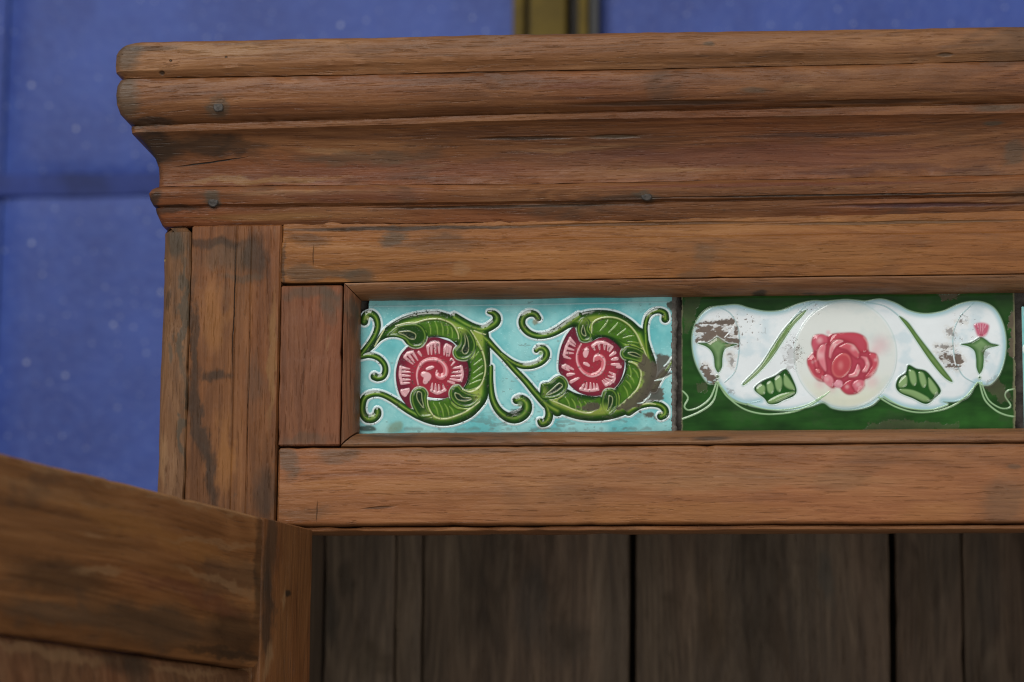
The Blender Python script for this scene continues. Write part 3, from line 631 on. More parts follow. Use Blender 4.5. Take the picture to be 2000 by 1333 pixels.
# ---- tile with two pink rosettes in curling acanthus on turquoise
def turquoise_tile():
    t = Tile(X(703, 720, YT)-0.0022, X(1312.5, 720, YT), z_bi-0.003, z_ti+0.0022, CELL)
    PX, PY = t.PX, t.PY
    n1 = fbm(PX/60, PY/60, 1.0); n2 = fbm(PX/16, PY/22, 2.0); n3 = fbm(PX/5, PY/5, 3.0, 3)
    fade = sstep(1100, 720, PX)*0.3+sstep(600, 800, PY)*0.35
    n1c = sstep(0.25, 0.75, n1)[..., None]; base = L((98, 188, 194))*(1-n1c)+L((156, 220, 222))*n1c
    t.c = base*(0.86+0.28*n2[..., None]); t.put(fade*0.55*n1*1.5, L((172, 214, 208)))
    t.put(sstep(0.62, 0.75, n2)*0.22, L((92, 172, 178)))
    green, rad = np.full(PX.shape, 99.0), np.full(PX.shape, 9.0)
    motif = np.zeros(PX.shape, int)
    def addg(sd, rr, mo):
        nonlocal green, rad, motif
        nw = sd < green; motif = np.where(nw & (sd < 0.4), mo, motif); green = np.minimum(green, sd); rad = np.where(sd < 0.5, np.minimum(rad, rr), rad)
    def body(fr, pts, mo, wid):
        sd = t.poly(fr, pts); addg(sd, np.clip(1+sd/wid, 0, 9), mo)
    def scroll(fr, pts, w, mo): addg(*t.stroke(fr, pts, w), mo)
    # left crescent, then right crescent
    body('A', [(70, 575), (150, 520), (215, 440), (262, 375), (330, 312), (420, 255), (520, 215), (640, 190), (780, 182), (880, 205), (960, 236), (1040, 275), (1110, 308), (1180, 322), (1240, 330), (1265, 420), (1272, 540), (1275, 640), (1272, 780), (1262, 900), (1245, 1000), (1190, 1085), (1100, 1170), (980, 1226), (860, 1250), (740, 1240), (620, 1200), (520, 1140), (560, 1080), (640, 1010), (800, 1010), (930, 950), (1040, 860), (1060, 700), (1000, 560), (930, 470), (850, 430), (690, 430), (600, 520), (510, 500), (440, 430), (340, 425), (260, 460), (190, 530), (110, 590)], 1, 14)
    body('C', [(60, 365), (130, 325), (200, 275), (300, 222), (400, 184), (520, 170), (640, 180), (740, 213), (830, 268), (900, 330), (950, 360), (985, 450), (1010, 530), (1055, 660), (1062, 740), (1040, 830), (980, 960), (920, 1050), (890, 1100), (830, 1122), (720, 1166), (600, 1196), (470, 1206), (330, 1191), (200, 1152), (75, 1100), (20, 1040), (-10, 960), (60, 930), (200, 900), (330, 950), (520, 970), (640, 920), (740, 800), (770, 680), (720, 540), (620, 440), (520, 430), (440, 480), (350, 470), (320, 380), (290, 330), (180, 370), (90, 400)], 2, 14)
    for pts, w in (([(70, 590), (150, 490), (205, 400), (228, 320), (215, 250), (180, 212), (140, 208), (112, 235), (102, 280)], [6, 6, 6.5, 6.5, 7, 7.5, 8, 8]),
                   ([(70, 605), (150, 592), (230, 615), (285, 670), (300, 730), (280, 785), (232, 803), (198, 790)], [6, 6, 6, 6, 6.5, 7, 8]),
                   ([(600, 1150), (500, 1095), (420, 1040), (340, 990), (260, 955), (180, 952), (112, 985), (84, 1055), (88, 1130), (125, 1180), (180, 1182), (222, 1145), (226, 1110)], [8, 7, 6.5, 6, 6, 6.5, 7, 7.5, 8, 8.5, 8.5, 7])):
        scroll('A', pts, w, 1)
    for pts, w, mo in (([(-60, 240), (60, 310), (150, 345), (215, 350), (275, 325), (325, 285), (335, 240), (305, 202), (262, 192)], [9, 9, 8.5, 8, 8.5, 9, 8, 6, 4], 1),
                   ([(200, 410), (300, 510), (400, 615), (500, 725), (600, 830), (700, 950), (800, 1050), (900, 1110)], [9, 6, 5.5, 6, 6.5, 7, 9, 11], 1),
                   ([(380, 580), (470, 650), (560, 690), (650, 692), (730, 665), (785, 620), (798, 570), (770, 530), (728, 525), (702, 548)], [4, 5, 6, 6.5, 7, 7, 6.5, 6, 5], 1),
                   ([(280, 700), (278, 850), (295, 990), (345, 1095), (420, 1160), (500, 1178), (570, 1150), (612, 1095), (608, 1035), (562, 1000), (520, 1010)], [5, 6, 7, 8, 10, 11, 11, 10, 9, 8], 1),
                   ([(760, 1010), (805, 1080), (822, 1150), (800, 1205), (758, 1225), (738, 1205)], [5, 6, 8, 9, 8, 6], 2),
                   ([(1100, 235), (1000, 300), (900, 365), (810, 402), (720, 412), (640, 388), (585, 335), (568, 285), (585, 235), (635, 205), (690, 212), (722, 250)], [9, 8, 7, 6.5, 6.5, 7, 7, 7, 7, 6.5, 6], 2)):
        scroll('B', pts, w, mo)
    for pts, w in (([(985, 620), (965, 520), (958, 420), (955, 320), (978, 235), (1030, 190), (1090, 180), (1135, 205), (1140, 255)], [8, 6, 5, 5, 5, 5.5, 6.5, 8]),
                   ([(800, 1110), (900, 1062), (1000, 1045), (1085, 1055), (1135, 1095), (1135, 1140), (1100, 1160)], [10, 7, 6, 6.5, 7, 8, 8]),
                   ([(1030, 900), (1090, 800), (1150, 730), (1210, 640)], [8, 6, 5, 4])):
        scroll('C', pts, w, 2)
    # lobes curling over the flowers
    lobes = [('A', [(390, 330), (480, 300), (590, 295), (650, 330), (682, 390), (680, 450), (640, 510), (572, 525), (512, 500), (478, 455), (400, 425), (300, 420)], [(425, 383), (520, 372), (578, 398), (572, 440), (530, 440), (480, 408)], 1),
             ('A', [(960, 335), (988, 420), (976, 490), (935, 540), (935, 590), (970, 630), (1040, 640), (1100, 610), (1135, 550), (1142, 480), (1110, 400), (1060, 345)], [(1018, 355), (1062, 440), (1072, 540), (1042, 582), (1012, 550), (1040, 480), (1038, 420)], 1),
             ('A', [(1170, 965), (1080, 945), (1020, 910), (980, 870), (930, 880), (895, 930), (905, 1000), (960, 1060), (1040, 1085), (1110, 1070), (1185, 1005)], [(945, 950), (985, 955), (1020, 985), (1100, 998), (1040, 1018), (970, 1002)], 1),
             ('A', [(625, 1175), (560, 1090), (535, 1010), (545, 940), (590, 895), (650, 895), (690, 940), (685, 1000), (700, 1080), (755, 1155)], [(597, 938), (632, 942), (640, 1000), (656, 1080), (620, 1040), (594, 990)], 1),
             ('C', [(340, 260), (318, 360), (350, 450), (400, 470), (450, 450), (464, 400), (432, 350), (445, 285), (395, 235)], [(378, 320), (395, 375), (402, 412), (376, 405), (360, 372)], 2),
             ('C', [(965, 580), (880, 520), (790, 505), (745, 530), (725, 580), (750, 625), (800, 640), (880, 660), (950, 690)], [(795, 575), (860, 570), (930, 618), (860, 602)], 2),
             ('C', [(545, 1060), (560, 940), (600, 905), (660, 910), (700, 960), (706, 1030), (690, 1090), (610, 1160)], [(618, 975), (648, 988), (642, 1050), (596, 1118), (612, 1040)], 2),
             ('C', [(-20, 880), (0, 850), (60, 838), (110, 798), (160, 780), (210, 810), (236, 870), (210, 940), (140, 990), (50, 1005), (-20, 985)], [(155, 856), (182, 880), (120, 932), (35, 965), (90, 910)], 2)]
    lsd = []
    for fr, o_, c_, mo in lobes:
        sd = t.poly(fr, o_); lsd.append(sd); addg(sd, np.clip(1+sd/7, 0, 9), mo)
    f1 = t.poly('A', [(640, 440), (760, 422), (850, 445), (930, 480), (990, 560), (1060, 655), (1072, 760), (1045, 860), (990, 920), (880, 990), (760, 992), (680, 985), (620, 1040), (540, 1088), (480, 1040), (430, 960), (402, 860), (395, 760), (408, 680), (440, 590), (500, 520), (560, 480)])
    f2 = t.poly('C', [(290, 328), (322, 400), (350, 470), (440, 472), (520, 432), (600, 430), (690, 490), (742, 560), (762, 640), (758, 720), (722, 830), (660, 905), (560, 962), (450, 972), (340, 942), (260, 882), (200, 805), (150, 742), (148, 640), (168, 520), (220, 405)])
    lob = np.minimum.reduce(lsd)
    pink = np.minimum(f1, f2); al = np.minimum(green, pink)
    # raised pale outline
    jag = (n3-0.5)*1.3
    hal = sstep(5.0, 2.8, al+jag*0.6)*sstep(-1.0, 0.3, al)
    t.put(hal*0.95, L((226, 244, 246))); t.h += 0.42*np.exp(-((al-1.5)/1.6)**2)
    t.put(sstep(9, 4, al)*sstep(3, 4.5, al)*0.35, L((86, 168, 178)))
    # green glaze: thin and light on the crests, pooled dark at the sides
    gm = sstep(0.5, -0.5, green); r = np.clip(rad, 0, 1.2)
    stops = [(0.0, (134, 162, 70)), (0.16, (96, 134, 44)), (0.38, (48, 92, 22)), (0.7, (24, 58, 14)), (1.0, (14, 44, 14)), (1.2, (50, 90, 46))]
    gcol = np.stack([np.interp(r, [s_[0] for s_ in stops], [L(s_[1])[i] for s_ in stops]) for i in range(3)], -1)
    gcol = gcol*(0.65+0.7*fbm(PX/22, PY/22, 9)[..., None]); gcol[..., 0] *= 0.8+0.5*fbm(PX/30, PY/30, 14); gcol[..., 2] *= 0.7+0.6*n1
    t.put(gm, gcol); t.h += gm*(0.15+0.55*np.sqrt(np.clip(1-r, 0, 1)))
    # flowers
    for sd, cx, cy in ((f1, 690+735/4.759, 570+745/4.759), (f2, 1060+460/4.761, 570+690/4.761)):
        pm = sstep(0.5, -0.5, sd); dd = np.hypot(PX-cx, PY-cy)
        pc = L((84, 28, 46))*sstep(-4, -1, sd)[..., None]+L((140, 40, 60))*(1-sstep(-3, -1, sd))[..., None]
        pc = pc*(0.82+0.36*n2[..., None]); wv = sstep(66, 30, dd)[..., None]
        pc = pc*(1-wv)+L((164, 50, 66))*(0.9+0.2*n2[..., None])*wv
        dk = (sstep(44, 62, dd)*0.7)[..., None]; pc = pc*(1-dk)+L((92, 30, 48))*dk
        only = pm*sstep(-0.4, 0.6, lob); t.put(only, pc); t.h = t.h*(1-only)+only*(0.20+0.25*np.clip(-sd/14, 0, 1))
    PK, PK2 = L((240, 186, 192)), L((216, 116, 126))
    def comb(fr, arc, teeth, w=2.5):
        t.line(fr, arc, [w*0.9, w, w*0.9], PK*0.97, 0.28, 0.9, 0.92)
        for a, b in teeth: t.line(fr, [a, ((a[0]+b[0])/2, (a[1]+b[1])/2), b], [w, w*0.8, w*0.35], PK*0.92, 0.22, 0.9, 0.85)
    comb('A', [(690, 515), (735, 480), (795, 480)], [((692, 515), (700, 585)), ((725, 490), (728, 585)), ((760, 480), (765, 580)), ((795, 482), (800, 575))])
    comb('A', [(850, 530), (870, 500), (905, 515)], [((852, 528), (845, 590)), ((880, 505), (870, 600)), ((905, 520), (890, 600))])
    comb('A', [(905, 640), (915, 630), (930, 640)], [((940, 655), (910, 690))], 1.6)
    comb('A', [(1005, 700), (1015, 770), (1000, 830)], [((1005, 702), (930, 715)), ((1012, 745), (920, 755)), ((1012, 785), (910, 790)), ((1000, 830), (900, 815)), ((935, 852), (880, 835))])
    comb('A', [(725, 920), (785, 945), (855, 915)], [((728, 918), (735, 855)), ((765, 935), (765, 860)), ((800, 940), (795, 870)), ((850, 918), (835, 870))])
    comb('A', [(440, 705), (436, 780), (450, 855)], [((445, 708), (525, 720)), ((440, 745), (530, 750)), ((440, 780), (530, 785)), ((445, 820), (530, 820)), ((452, 855), (525, 850))])
    comb('A', [(478, 610), (510, 575), (555, 568)], [((480, 612), (555, 675)), ((515, 585), (570, 660)), ((555, 570), (600, 640)), ((610, 565), (635, 600))])
    comb('A', [(450, 925), (462, 950), (480, 968)], [((452, 925), (520, 905)), ((470, 945), (520, 912)), ((482, 966), (520, 920))], 2.6)
    comb('C', [(465, 510), (510, 478), (580, 478), (645, 515)], [((468, 510), (485, 545)), ((520, 482), (530, 540)), ((575, 480), (575, 540)), ((615, 500), (605, 550)), ((645, 515), (620, 560))])
    for a, b in (((670, 570), (625, 600)), ((690, 625), (640, 635)), ((705, 680), (640, 680)), ((720, 700), (690, 705)), ((215, 690), (285, 725)), ((190, 700), (245, 735)), ((235, 775), (295, 765)), ((265, 840), (335, 805))):
        t.line('C', [a, ((a[0]+b[0])/2, (a[1]+b[1])/2), b], [3.0, 2.6, 1.2], PK*0.92, 0.28, 0.9, 0.9)
    comb('C', [(668, 775), (655, 830), (590, 870)], [((668, 775), (620, 750)), ((668, 805), (610, 785)), ((650, 838), (590, 810)), ((620, 860), (570, 820)), ((590, 872), (555, 830))])
    comb('C', [(350, 908), (430, 922), (512, 912)], [((355, 908), (385, 860)), ((400, 915), (410, 850)), ((445, 920), (445, 850)), ((485, 918), (475, 855)), ((512, 912), (505, 860))])
    comb('C', [(258, 440), (222, 510), (198, 590)], [((258, 442), (305, 490)), ((245, 475), (300, 510)), ((222, 525), (290, 545)), ((205, 570), (285, 575)), ((205, 605), (260, 625))])
    t.line('A', [(605, 870), (592, 780), (612, 700), (665, 650), (740, 634), (815, 652), (856, 705), (858, 760), (825, 795), (790, 785)], [1.2, 2, 2.4, 2.8, 3.5, 4.2, 5.0, 5.4, 5.0], PK2, 0.45, 1.0)
    t.line('A', [(605, 870), (592, 780), (612, 700), (665, 650), (740, 634), (815, 652), (862, 710), (860, 770), (815, 802), (772, 775), (778, 735)], [0.8, 1.1, 1.2, 1.2, 1.2, 1.2, 1.2, 1.0], PK, 0.1, 0.9)
    t.line('A', [(650, 770), (690, 790), (670, 840)], [4, 7, 4], PK*0.93, 0.35, 1.6); t.line('A', [(685, 722), (715, 710), (745, 703)], [2, 3, 1.6], PK*0.9, 0.25)
    t.line('C', [(360, 490), (325, 570), (325, 660), (370, 740), (440, 780), (510, 768), (558, 710), (566, 645), (535, 608), (500, 620)], [1.2, 2, 2.6, 3, 3.4, 3.8, 4.4, 5, 5.2], PK2, 0.45, 1.0)
    t.line('C', [(360, 490), (320, 570), (322, 665), (368, 748), (440, 790), (516, 776), (568, 712), (574, 640), (530, 595), (482, 610), (475, 650)], [0.8, 1.1, 1.2, 1.2, 1.2, 1.2, 1.1, 1.0], PK, 0.1, 0.9)
    t.line('C', [(412, 545), (400, 575), (398, 600)], [3.5, 5, 3], PK*0.95, 0.3, 1.3); t.line('C', [(388, 668), (408, 675), (428, 688)], [2.2, 3, 2], PK*0.95, 0.25, 1.1)
    # leaf fields with ribs, cream lines, lobes
    CR, LG = L((206, 214, 158)), L((128, 158, 70))
    seg = [('A', [(600, 300), (700, 268), (820, 268), (915, 312), (965, 390), (972, 440), (945, 465), (860, 428), (760, 408), (695, 418), (682, 370)], [((700, 290), (720, 395)), ((760, 280), (785, 400)), ((815, 285), (835, 405)), ((865, 300), (880, 415)), ((910, 335), (920, 430))]),
           ('A', [(1148, 500), (1200, 590), (1220, 700), (1208, 800), (1168, 875), (1090, 912), (1040, 895), (1075, 840), (1094, 740), (1090, 660), (1130, 610)], [((1165, 560), (1115, 620)), ((1195, 625), (1115, 690)), ((1205, 690), (1115, 760)), ((1208, 755), (1105, 820)), ((1190, 820), (1080, 865))]),
           ('A', [(705, 1012), (800, 1015), (885, 985), (912, 1045), (970, 1092), (1050, 1105), (960, 1148), (850, 1175), (765, 1155), (715, 1090)], [((745, 1040), (790, 1150)), ((800, 1040), (840, 1160)), ((850, 1045), (890, 1150)), ((895, 1070), (935, 1140))]),
           ('C', [(455, 330), (505, 275), (600, 250), (700, 265), (795, 322), (862, 400), (905, 500), (915, 530), (850, 495), (760, 485), (680, 438), (590, 408), (470, 395)], [((610, 265), (530, 370)), ((700, 290), (610, 385)), ((775, 345), (690, 410)), ((850, 410), (745, 435)), ((890, 480), (790, 470))]),
           ('C', [(800, 672), (865, 690), (905, 765), (890, 860), (840, 950), (770, 1010), (718, 1050), (716, 980), (700, 895), (745, 835), (780, 745)], [((805, 690), (820, 820)), ((840, 720), (890, 800)), ((800, 780), (850, 850)), ((775, 830), (825, 900)), ((755, 880), (795, 980))]),
           ('C', [(245, 935), (340, 985), (450, 1003), (535, 985), (535, 1060), (480, 1112), (380, 1110), (250, 1080), (140, 1025), (190, 980)], [((210, 985), (250, 1070)), ((270, 1000), (310, 1090)), ((330, 1015), (360, 1100)), ((390, 1025), (420, 1105)), ((450, 1030), (470, 1090))])]
    for fr, pts, ribs in seg:
        sd = t.poly(fr, pts); m_ = sstep(0.6, -0.8, sd)
        sc_ = L((72, 116, 30))*(0.55+0.85*fbm(PX/12, PY/12, 21)[..., None]); e_ = sstep(-4, 0, sd)[..., None]*0.6
        t.put(m_, sc_*(1-e_)+L((34, 70, 18))*e_); t.h = t.h*(1-m_)+m_*(0.28+0.14*np.clip(-sd/5, 0, 1))
        for a, b in ribs: t.line(fr, [a, ((a[0]+b[0])/2+8, (a[1]+b[1])/2-4), b], [0.5, 1.3, 0.5], LG*1.15, 0.2, 0.9, 0.8)
    for (fr, o_, c_, mo), sd in zip(lobes, lsd):
        m_ = sstep(0.5, -0.5, sd); q_ = np.clip(-sd/6.5, 0, 1)
        st = [(0, (22, 54, 16)), (0.3, (52, 96, 26)), (0.55, (116, 148, 62)), (0.8, (60, 100, 28)), (1.0, (36, 74, 20))]
        lc = np.stack([np.interp(q_, [a[0] for a in st], [L(a[1])[i] for a in st]) for i in range(3)], -1)
        fa = sstep(0, 20, np.hypot(PX-np.array(tp(fr, [o_[0], o_[-1]])).mean(0)[0], PY-np.array(tp(fr, [o_[0], o_[-1]])).mean(0)[1])); t.put(m_*fa, lc*(0.75+0.5*n1[..., None])); t.h = t.h*(1-m_)+m_*(0.45+0.35*np.sin(np.clip(q_, 0, 1)*math.pi))
        cs = t.poly(fr, c_)+1.0; t.put(0.75*sstep(2.6, 1.4, cs)*sstep(-0.3, 0.6, cs)*m_*sstep(8, 22, np.hypot(PX-np.array(tp(fr, [o_[0], o_[-1]])).mean(0)[0], PY-np.array(tp(fr, [o_[0], o_[-1]])).mean(0)[1])), CR*0.72); t.h += 0.16*np.exp(-((cs-1.2)/1.0)**2)*m_
        t.put(sstep(0.4, -0.6, cs), L((26, 50, 26))); t.h -= 0.2*sstep(0.4, -1, cs)
        ol = np.exp(-((sd-0.7)/1.0)**2); onp = sstep(1.0, -1.0, np.minimum(pink, green))
        tl = np.array(tp(fr, [o_[0], o_[-1]])).mean(0); onp = onp*sstep(4.5, 1.0, pink)*sstep(6, 17, np.hypot(PX-tl[0], PY-tl[1]))
        t.put(ol*onp*0.85, L((196, 214, 178))); t.h += 0.12*ol*onp
    for fr, pts in (('A', [(395, 322), (500, 295), (590, 290), (700, 260), (820, 262), (920, 305), (970, 380), (980, 440)]), ('A', [(1095, 365), (1160, 470), (1210, 580), (1230, 700), (1216, 800), (1170, 890), (1090, 935), (1020, 912)]),
                    ('A', [(1175, 1025), (1060, 1110), (950, 1160), (850, 1186), (760, 1166), (702, 1080), (690, 1000)]), ('A', [(1125, 365), (1180, 388), (1230, 400)]), ('A', [(200, 510), (245, 430), (290, 350)]),
                    ('C', [(455, 385), (470, 290), (560, 245), (680, 245), (790, 300), (870, 390), (922, 500), (968, 605)]), ('C', [(800, 655), (872, 680), (917, 760), (892, 880), (820, 970), (705, 1075)]),
                    ('C', [(70, 1008), (200, 1060), (320, 1110), (430, 1132), (500, 1095)]), ('C', [(905, 1055), (980, 1042), (1050, 1050)])):
        t.line(fr, pts, [0.7, 1.1, 1.0, 1.1, 0.7], CR*(0.85+0.3*n3[..., None]), 0.22, 0.8, 0.9)
    for fr, x, y, r_, cl in (('B', 745, 570, 6.5, (150, 184, 112)), ('B', 552, 1045, 7.5, (120, 150, 98)), ('B', 692, 282, 8, (146, 150, 124)), ('A', 130, 245, 6, (150, 165, 90)), ('C', 1108, 1132, 3, (196, 200, 150)), ('A', 185, 1165, 6, (142, 170, 100)), ('C', 1122, 235, 3, (150, 160, 90))):
        ox, oy, s_ = FR[fr]; d = np.hypot(PX-ox-x/s_, PY-oy-y/s_); t.put(sstep(r_, r_*0.35, d)*0.85, L(cl)); t.h += 0.3*np.exp(-(d/r_*1.4)**2)
    sd_, _ = t.stroke('B', [(430, 1150), (500, 1130), (575, 1090)], [3, 8, 3]); t.put(sstep(1, -2, sd_)*0.8, L((30, 48, 24)))
    t.line(None, [(712, 599), (1000, 596), (1306, 590)], [1.0, 1.0, 1.0], L((172, 218, 222)), 0.22, 1.0, 0.75)
    # wear: glaze rubbed off to the grey body, scratches, pitting
    wmask = np.zeros(PX.shape)
    for fr, pts in (('C', [(945, 560), (1000, 640), (1055, 670), (1062, 590), (1180, 582), (1198, 640), (1120, 730), (1192, 765), (1060, 900), (1140, 880), (1130, 1000), (1030, 1008), (900, 1056), (800, 1104), (700, 1092), (730, 1056), (860, 960), (950, 850), (930, 740), (880, 690)]), ('C', [(300, 1050), (500, 1048), (520, 1080), (420, 1120), (300, 1095)]), ('C', [(900, 1120), (1040, 1120), (1060, 1190), (960, 1160)]), ('C', [(1150, 110), (1230, 105), (1230, 230), (1180, 150)])):
        sd = t.poly(fr, pts, False); wmask = np.maximum(wmask, sstep(2.5, -2.5, sd+(n2-0.5)*16+(n3-0.5)*6))
    wmask = np.maximum(wmask, sstep(0.66, 0.74, fbm(PX/26, PY/9, 31))*sstep(790, 840, PY)*0.55)
    wmask = np.maximum(wmask, sstep(0.70, 0.76, fbm(PX/9, PY/5, 37))*0.5*sstep(0.45, 0.65, n1))
    wmask = np.maximum(wmask, sstep(6, 0, np.abs(PY-839+(n2-.5)*8))*0.5*sstep(0.4, 0.6, n2)); 
    for (a, b, w_) in (((1040, 830), (1195, 772), 2.0), ((940, 1012), (1005, 950), 1.8), ((1128, 692), (1196, 598), 1.6), ((880, 1040), (960, 1012), 1.2)):
        sd, _ = t.stroke('C', [a, ((a[0]+b[0])/2+6, (a[1]+b[1])/2+8), b], [w_*0.5, w_, w_*0.4]); wmask *= 1-sstep(0.8, -0.5, sd+(n3-0.5)*1.5); t.put(sstep(0.8, -0.5, sd)*0.9, L((206, 224, 220)))
    t.put(wmask*0.93, L((88, 80, 70))*(0.75+0.5*n2[..., None])); t.h -= 0.12*wmask; t.worn = np.clip(wmask, 0, 1)
    pit = sstep(0.755, 0.80, fbm(PX/3.2, PY/3.2, 41, 2)); t.put(pit*0.7*sstep(5, 2, al), L((58, 58, 46))); t.worn = np.maximum(t.worn, pit)
    bl = t.poly('A', [(330, 1240), (390, 1200), (450, 1210), (460, 1270), (420, 1310), (320, 1310)]); t.put(sstep(3, -6, bl+(n2-.5)*8)*0.65, L((130, 146, 116)))
    bl = t.poly('A', [(60, 1250), (180, 1245), (210, 1290), (120, 1300), (60, 1290)]); t.put(sstep(2, -3, bl+(n2-.5)*5)*0.85, L((52, 56, 44)))
    # motif labels and losses at the edges
    lab = np.where(green < 0.4, motif, 0); onlyp = (pink < 0.4) & (lob > -0.2) & ~((green < -2.5) & (pink > -1))
    lab = np.where(onlyp & (f1 < 0.4), 3, lab); lab = np.where(onlyp & (f2 < 0.4), 4, lab); t.lab = lab
    chip = t.poly('A', [(-40, -40), (148, -40), (147, 92), (140, 165), (95, 185), (70, 205), (-40, 230)], False)+(n3-0.5)*2.5
    holes = (chip < 0) | (PX > 1312+(fbm(PY/7, PY*0, 51)-0.5)*7-sstep(604, 590, PY)*0)
    return t.build('frieze_tile', GLAZE, {0: 'frieze_tile', 1: 'acanthus_scroll', 2: 'acanthus_scroll', 3: 'rosette', 4: 'rosette'}, holes, cup)
tq = turquoise_tile()
tag(tq[0], label='turquoise tile with two pink rosettes in green acanthus scrolls')

# ---- green tile with a pink rose on a white cloud
def rose_tile():
    t = Tile(X(1330.5, 720, YT), X(1984, 720, YT), z_bi-0.003, z_ti+0.0022, CELL)
    PX, PY = t.PX, t.PY
    n1 = fbm(PX/50, PY/40, 61.0); n2 = fbm(PX/14, PY/14, 62.0); n3 = fbm(PX/4, PY/4, 63.0, 3); n4 = fbm(PX/90, PY/18, 64.0)
    t.c = L((18, 50, 16))*(1-n4[..., None])+L((50, 104, 38))*n4[..., None]; t.c *= 0.45+0.8*n1[..., None]; t.put(sstep(0.52, 0.72, fbm(PX/40, PY/24, 65))*0.25, L((62, 78, 52)))
    cl_pts = [(150, 300), (162, 225), (200, 160), (250, 122), (320, 110), (400, 105), (470, 125), (560, 142), (650, 135), (740, 100), (820, 82), (890, 84), (960, 78), (1010, 75), (1070, 80), (1115, 84), (1200, 72), (1280, 95), (1360, 138), (1450, 155), (1550, 140), (1640, 100), (1720, 85), (1790, 97), (1842, 135), (1880, 210), (1897, 300), (1890, 400), (1860, 490), (1812, 545), (1765, 548), (1735, 535), (1690, 608), (1620, 640), (1545, 640), (1572, 660), (1480, 686), (1350, 676), (1260, 642), (1205, 618), (1150, 660), (1080, 682), (1000, 688), (930, 676), (878, 646), (800, 670), (700, 690), (600, 688), (520, 675), (458, 655), (530, 638), (450, 650), (370, 620), (312, 562), (285, 530), (240, 540), (190, 470), (160, 390)]
    cs = t.poly('D', cl_pts, True, 20)
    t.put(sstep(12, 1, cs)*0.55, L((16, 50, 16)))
    # pale outline then the white ground
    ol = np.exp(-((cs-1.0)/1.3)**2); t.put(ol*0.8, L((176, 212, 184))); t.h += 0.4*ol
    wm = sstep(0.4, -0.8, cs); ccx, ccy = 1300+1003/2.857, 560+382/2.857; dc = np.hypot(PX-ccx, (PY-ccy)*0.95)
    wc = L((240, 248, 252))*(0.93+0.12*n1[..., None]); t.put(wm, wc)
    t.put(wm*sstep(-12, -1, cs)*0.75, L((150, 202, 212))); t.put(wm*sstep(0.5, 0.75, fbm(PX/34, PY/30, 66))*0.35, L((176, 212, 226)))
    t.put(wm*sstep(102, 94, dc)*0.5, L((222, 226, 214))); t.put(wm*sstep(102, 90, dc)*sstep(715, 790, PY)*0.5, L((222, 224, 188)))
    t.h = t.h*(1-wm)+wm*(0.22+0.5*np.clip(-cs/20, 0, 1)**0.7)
    t.h += wm*0.38*sstep(101, 96, dc)
    rg = np.exp(-((dc-100.0)/1.3)**2)*wm; t.put(rg*0.5, L((196, 220, 214))); t.h += 0.22*rg
    # inner contour lines of the cloud, drawn in low relief
    for pts in ([(290, 112), (360, 150), (400, 220), (412, 300), (405, 400), (385, 480), (330, 535)], [(1720, 95), (1650, 160), (1610, 240), (1602, 320), (1620, 420), (1660, 500), (1730, 540)], [(830, 90), (760, 130), (700, 200), (640, 290)], [(1115, 90), (1220, 110), (1300, 165), (1350, 230)], [(530, 638), (450, 650), (370, 618), (312, 562)], [(1545, 642), (1620, 640), (1690, 608)]):
        t.line('D', pts, [0.7, 1.0, 0.7], L((168, 208, 214)), 0.45, 1.2, 0.8)
    PG = L((168, 206, 158))
    for pts, w in (([(292, 530), (315, 575), (350, 620), (430, 680), (520, 708), (620, 712), (730, 695), (830, 650), (915, 588)], 1.2), ([(458, 655), (560, 686), (680, 686), (790, 660), (878, 612)], 0.9), ([(300, 545), (370, 630), (450, 660)], 0.9),
                   ([(1190, 618), (1280, 670), (1380, 700), (1480, 700), (1580, 675), (1670, 620), (1742, 535)], 1.2), ([(1215, 612), (1300, 662), (1390, 686), (1480, 688), (1575, 660)], 0.8),
                   ([(285, 530), (250, 620), (190, 672), (130, 690), (105, 668), (125, 622), (100, 588), (85, 585)], 1.2), ([(294, 535), (265, 640), (190, 700), (80, 745)], 1.3),
                   ([(1762, 535), (1800, 630), (1860, 675), (1905, 680), (1925, 662), (1895, 612), (1910, 580), (1955, 572)], 1.1), ([(1752, 535), (1780, 630), (1840, 690), (1900, 718), (1960, 728)], 1.3)):
        t.line('D', pts, [w]*5, PG*(0.85+0.3*n2[..., None]), 0.3, 0.9, 0.9)
    lab = np.where(cs < 0.3, 1, 0)
    def leafy(fr, pts, lb, light, dark, wid, hg=0.45, edge=None):
        nonlocal lab
        sd = t.poly(fr, pts); mk = sstep(0.5, -0.5, sd); q_ = np.clip(-sd/wid, 0, 1)[..., None]
        if edge is not None: o2 = np.exp(-((sd-1.3)/1.2)**2); t.put(o2*0.7, L(edge)); t.h += 0.2*o2
        t.put(mk, (L(dark)*(1-q_)+L(light)*q_)*(0.8+0.4*n2[..., None])); t.h = t.h*(1-mk*0.6)+mk*hg*np.sqrt(np.clip(-sd/wid, 0, 1))
        lab = np.where(sd < 0.3, lb, lab); return sd
    PE = (196, 226, 216)
    leafy('D', [(785, 132), (730, 168), (660, 243), (600, 332), (530, 440), (435, 540), (448, 546), (522, 482), (592, 402), (652, 312), (712, 222), (762, 168)], 2, (122, 154, 92), (74, 116, 46), 5, 0.5, PE)
    leafy('D', [(1303, 168), (1352, 200), (1412, 280), (1482, 370), (1552, 462), (1602, 532), (1558, 512), (1488, 432), (1418, 332), (1358, 242)], 3, (116, 148, 88), (66, 108, 40), 5, 0.5, PE)
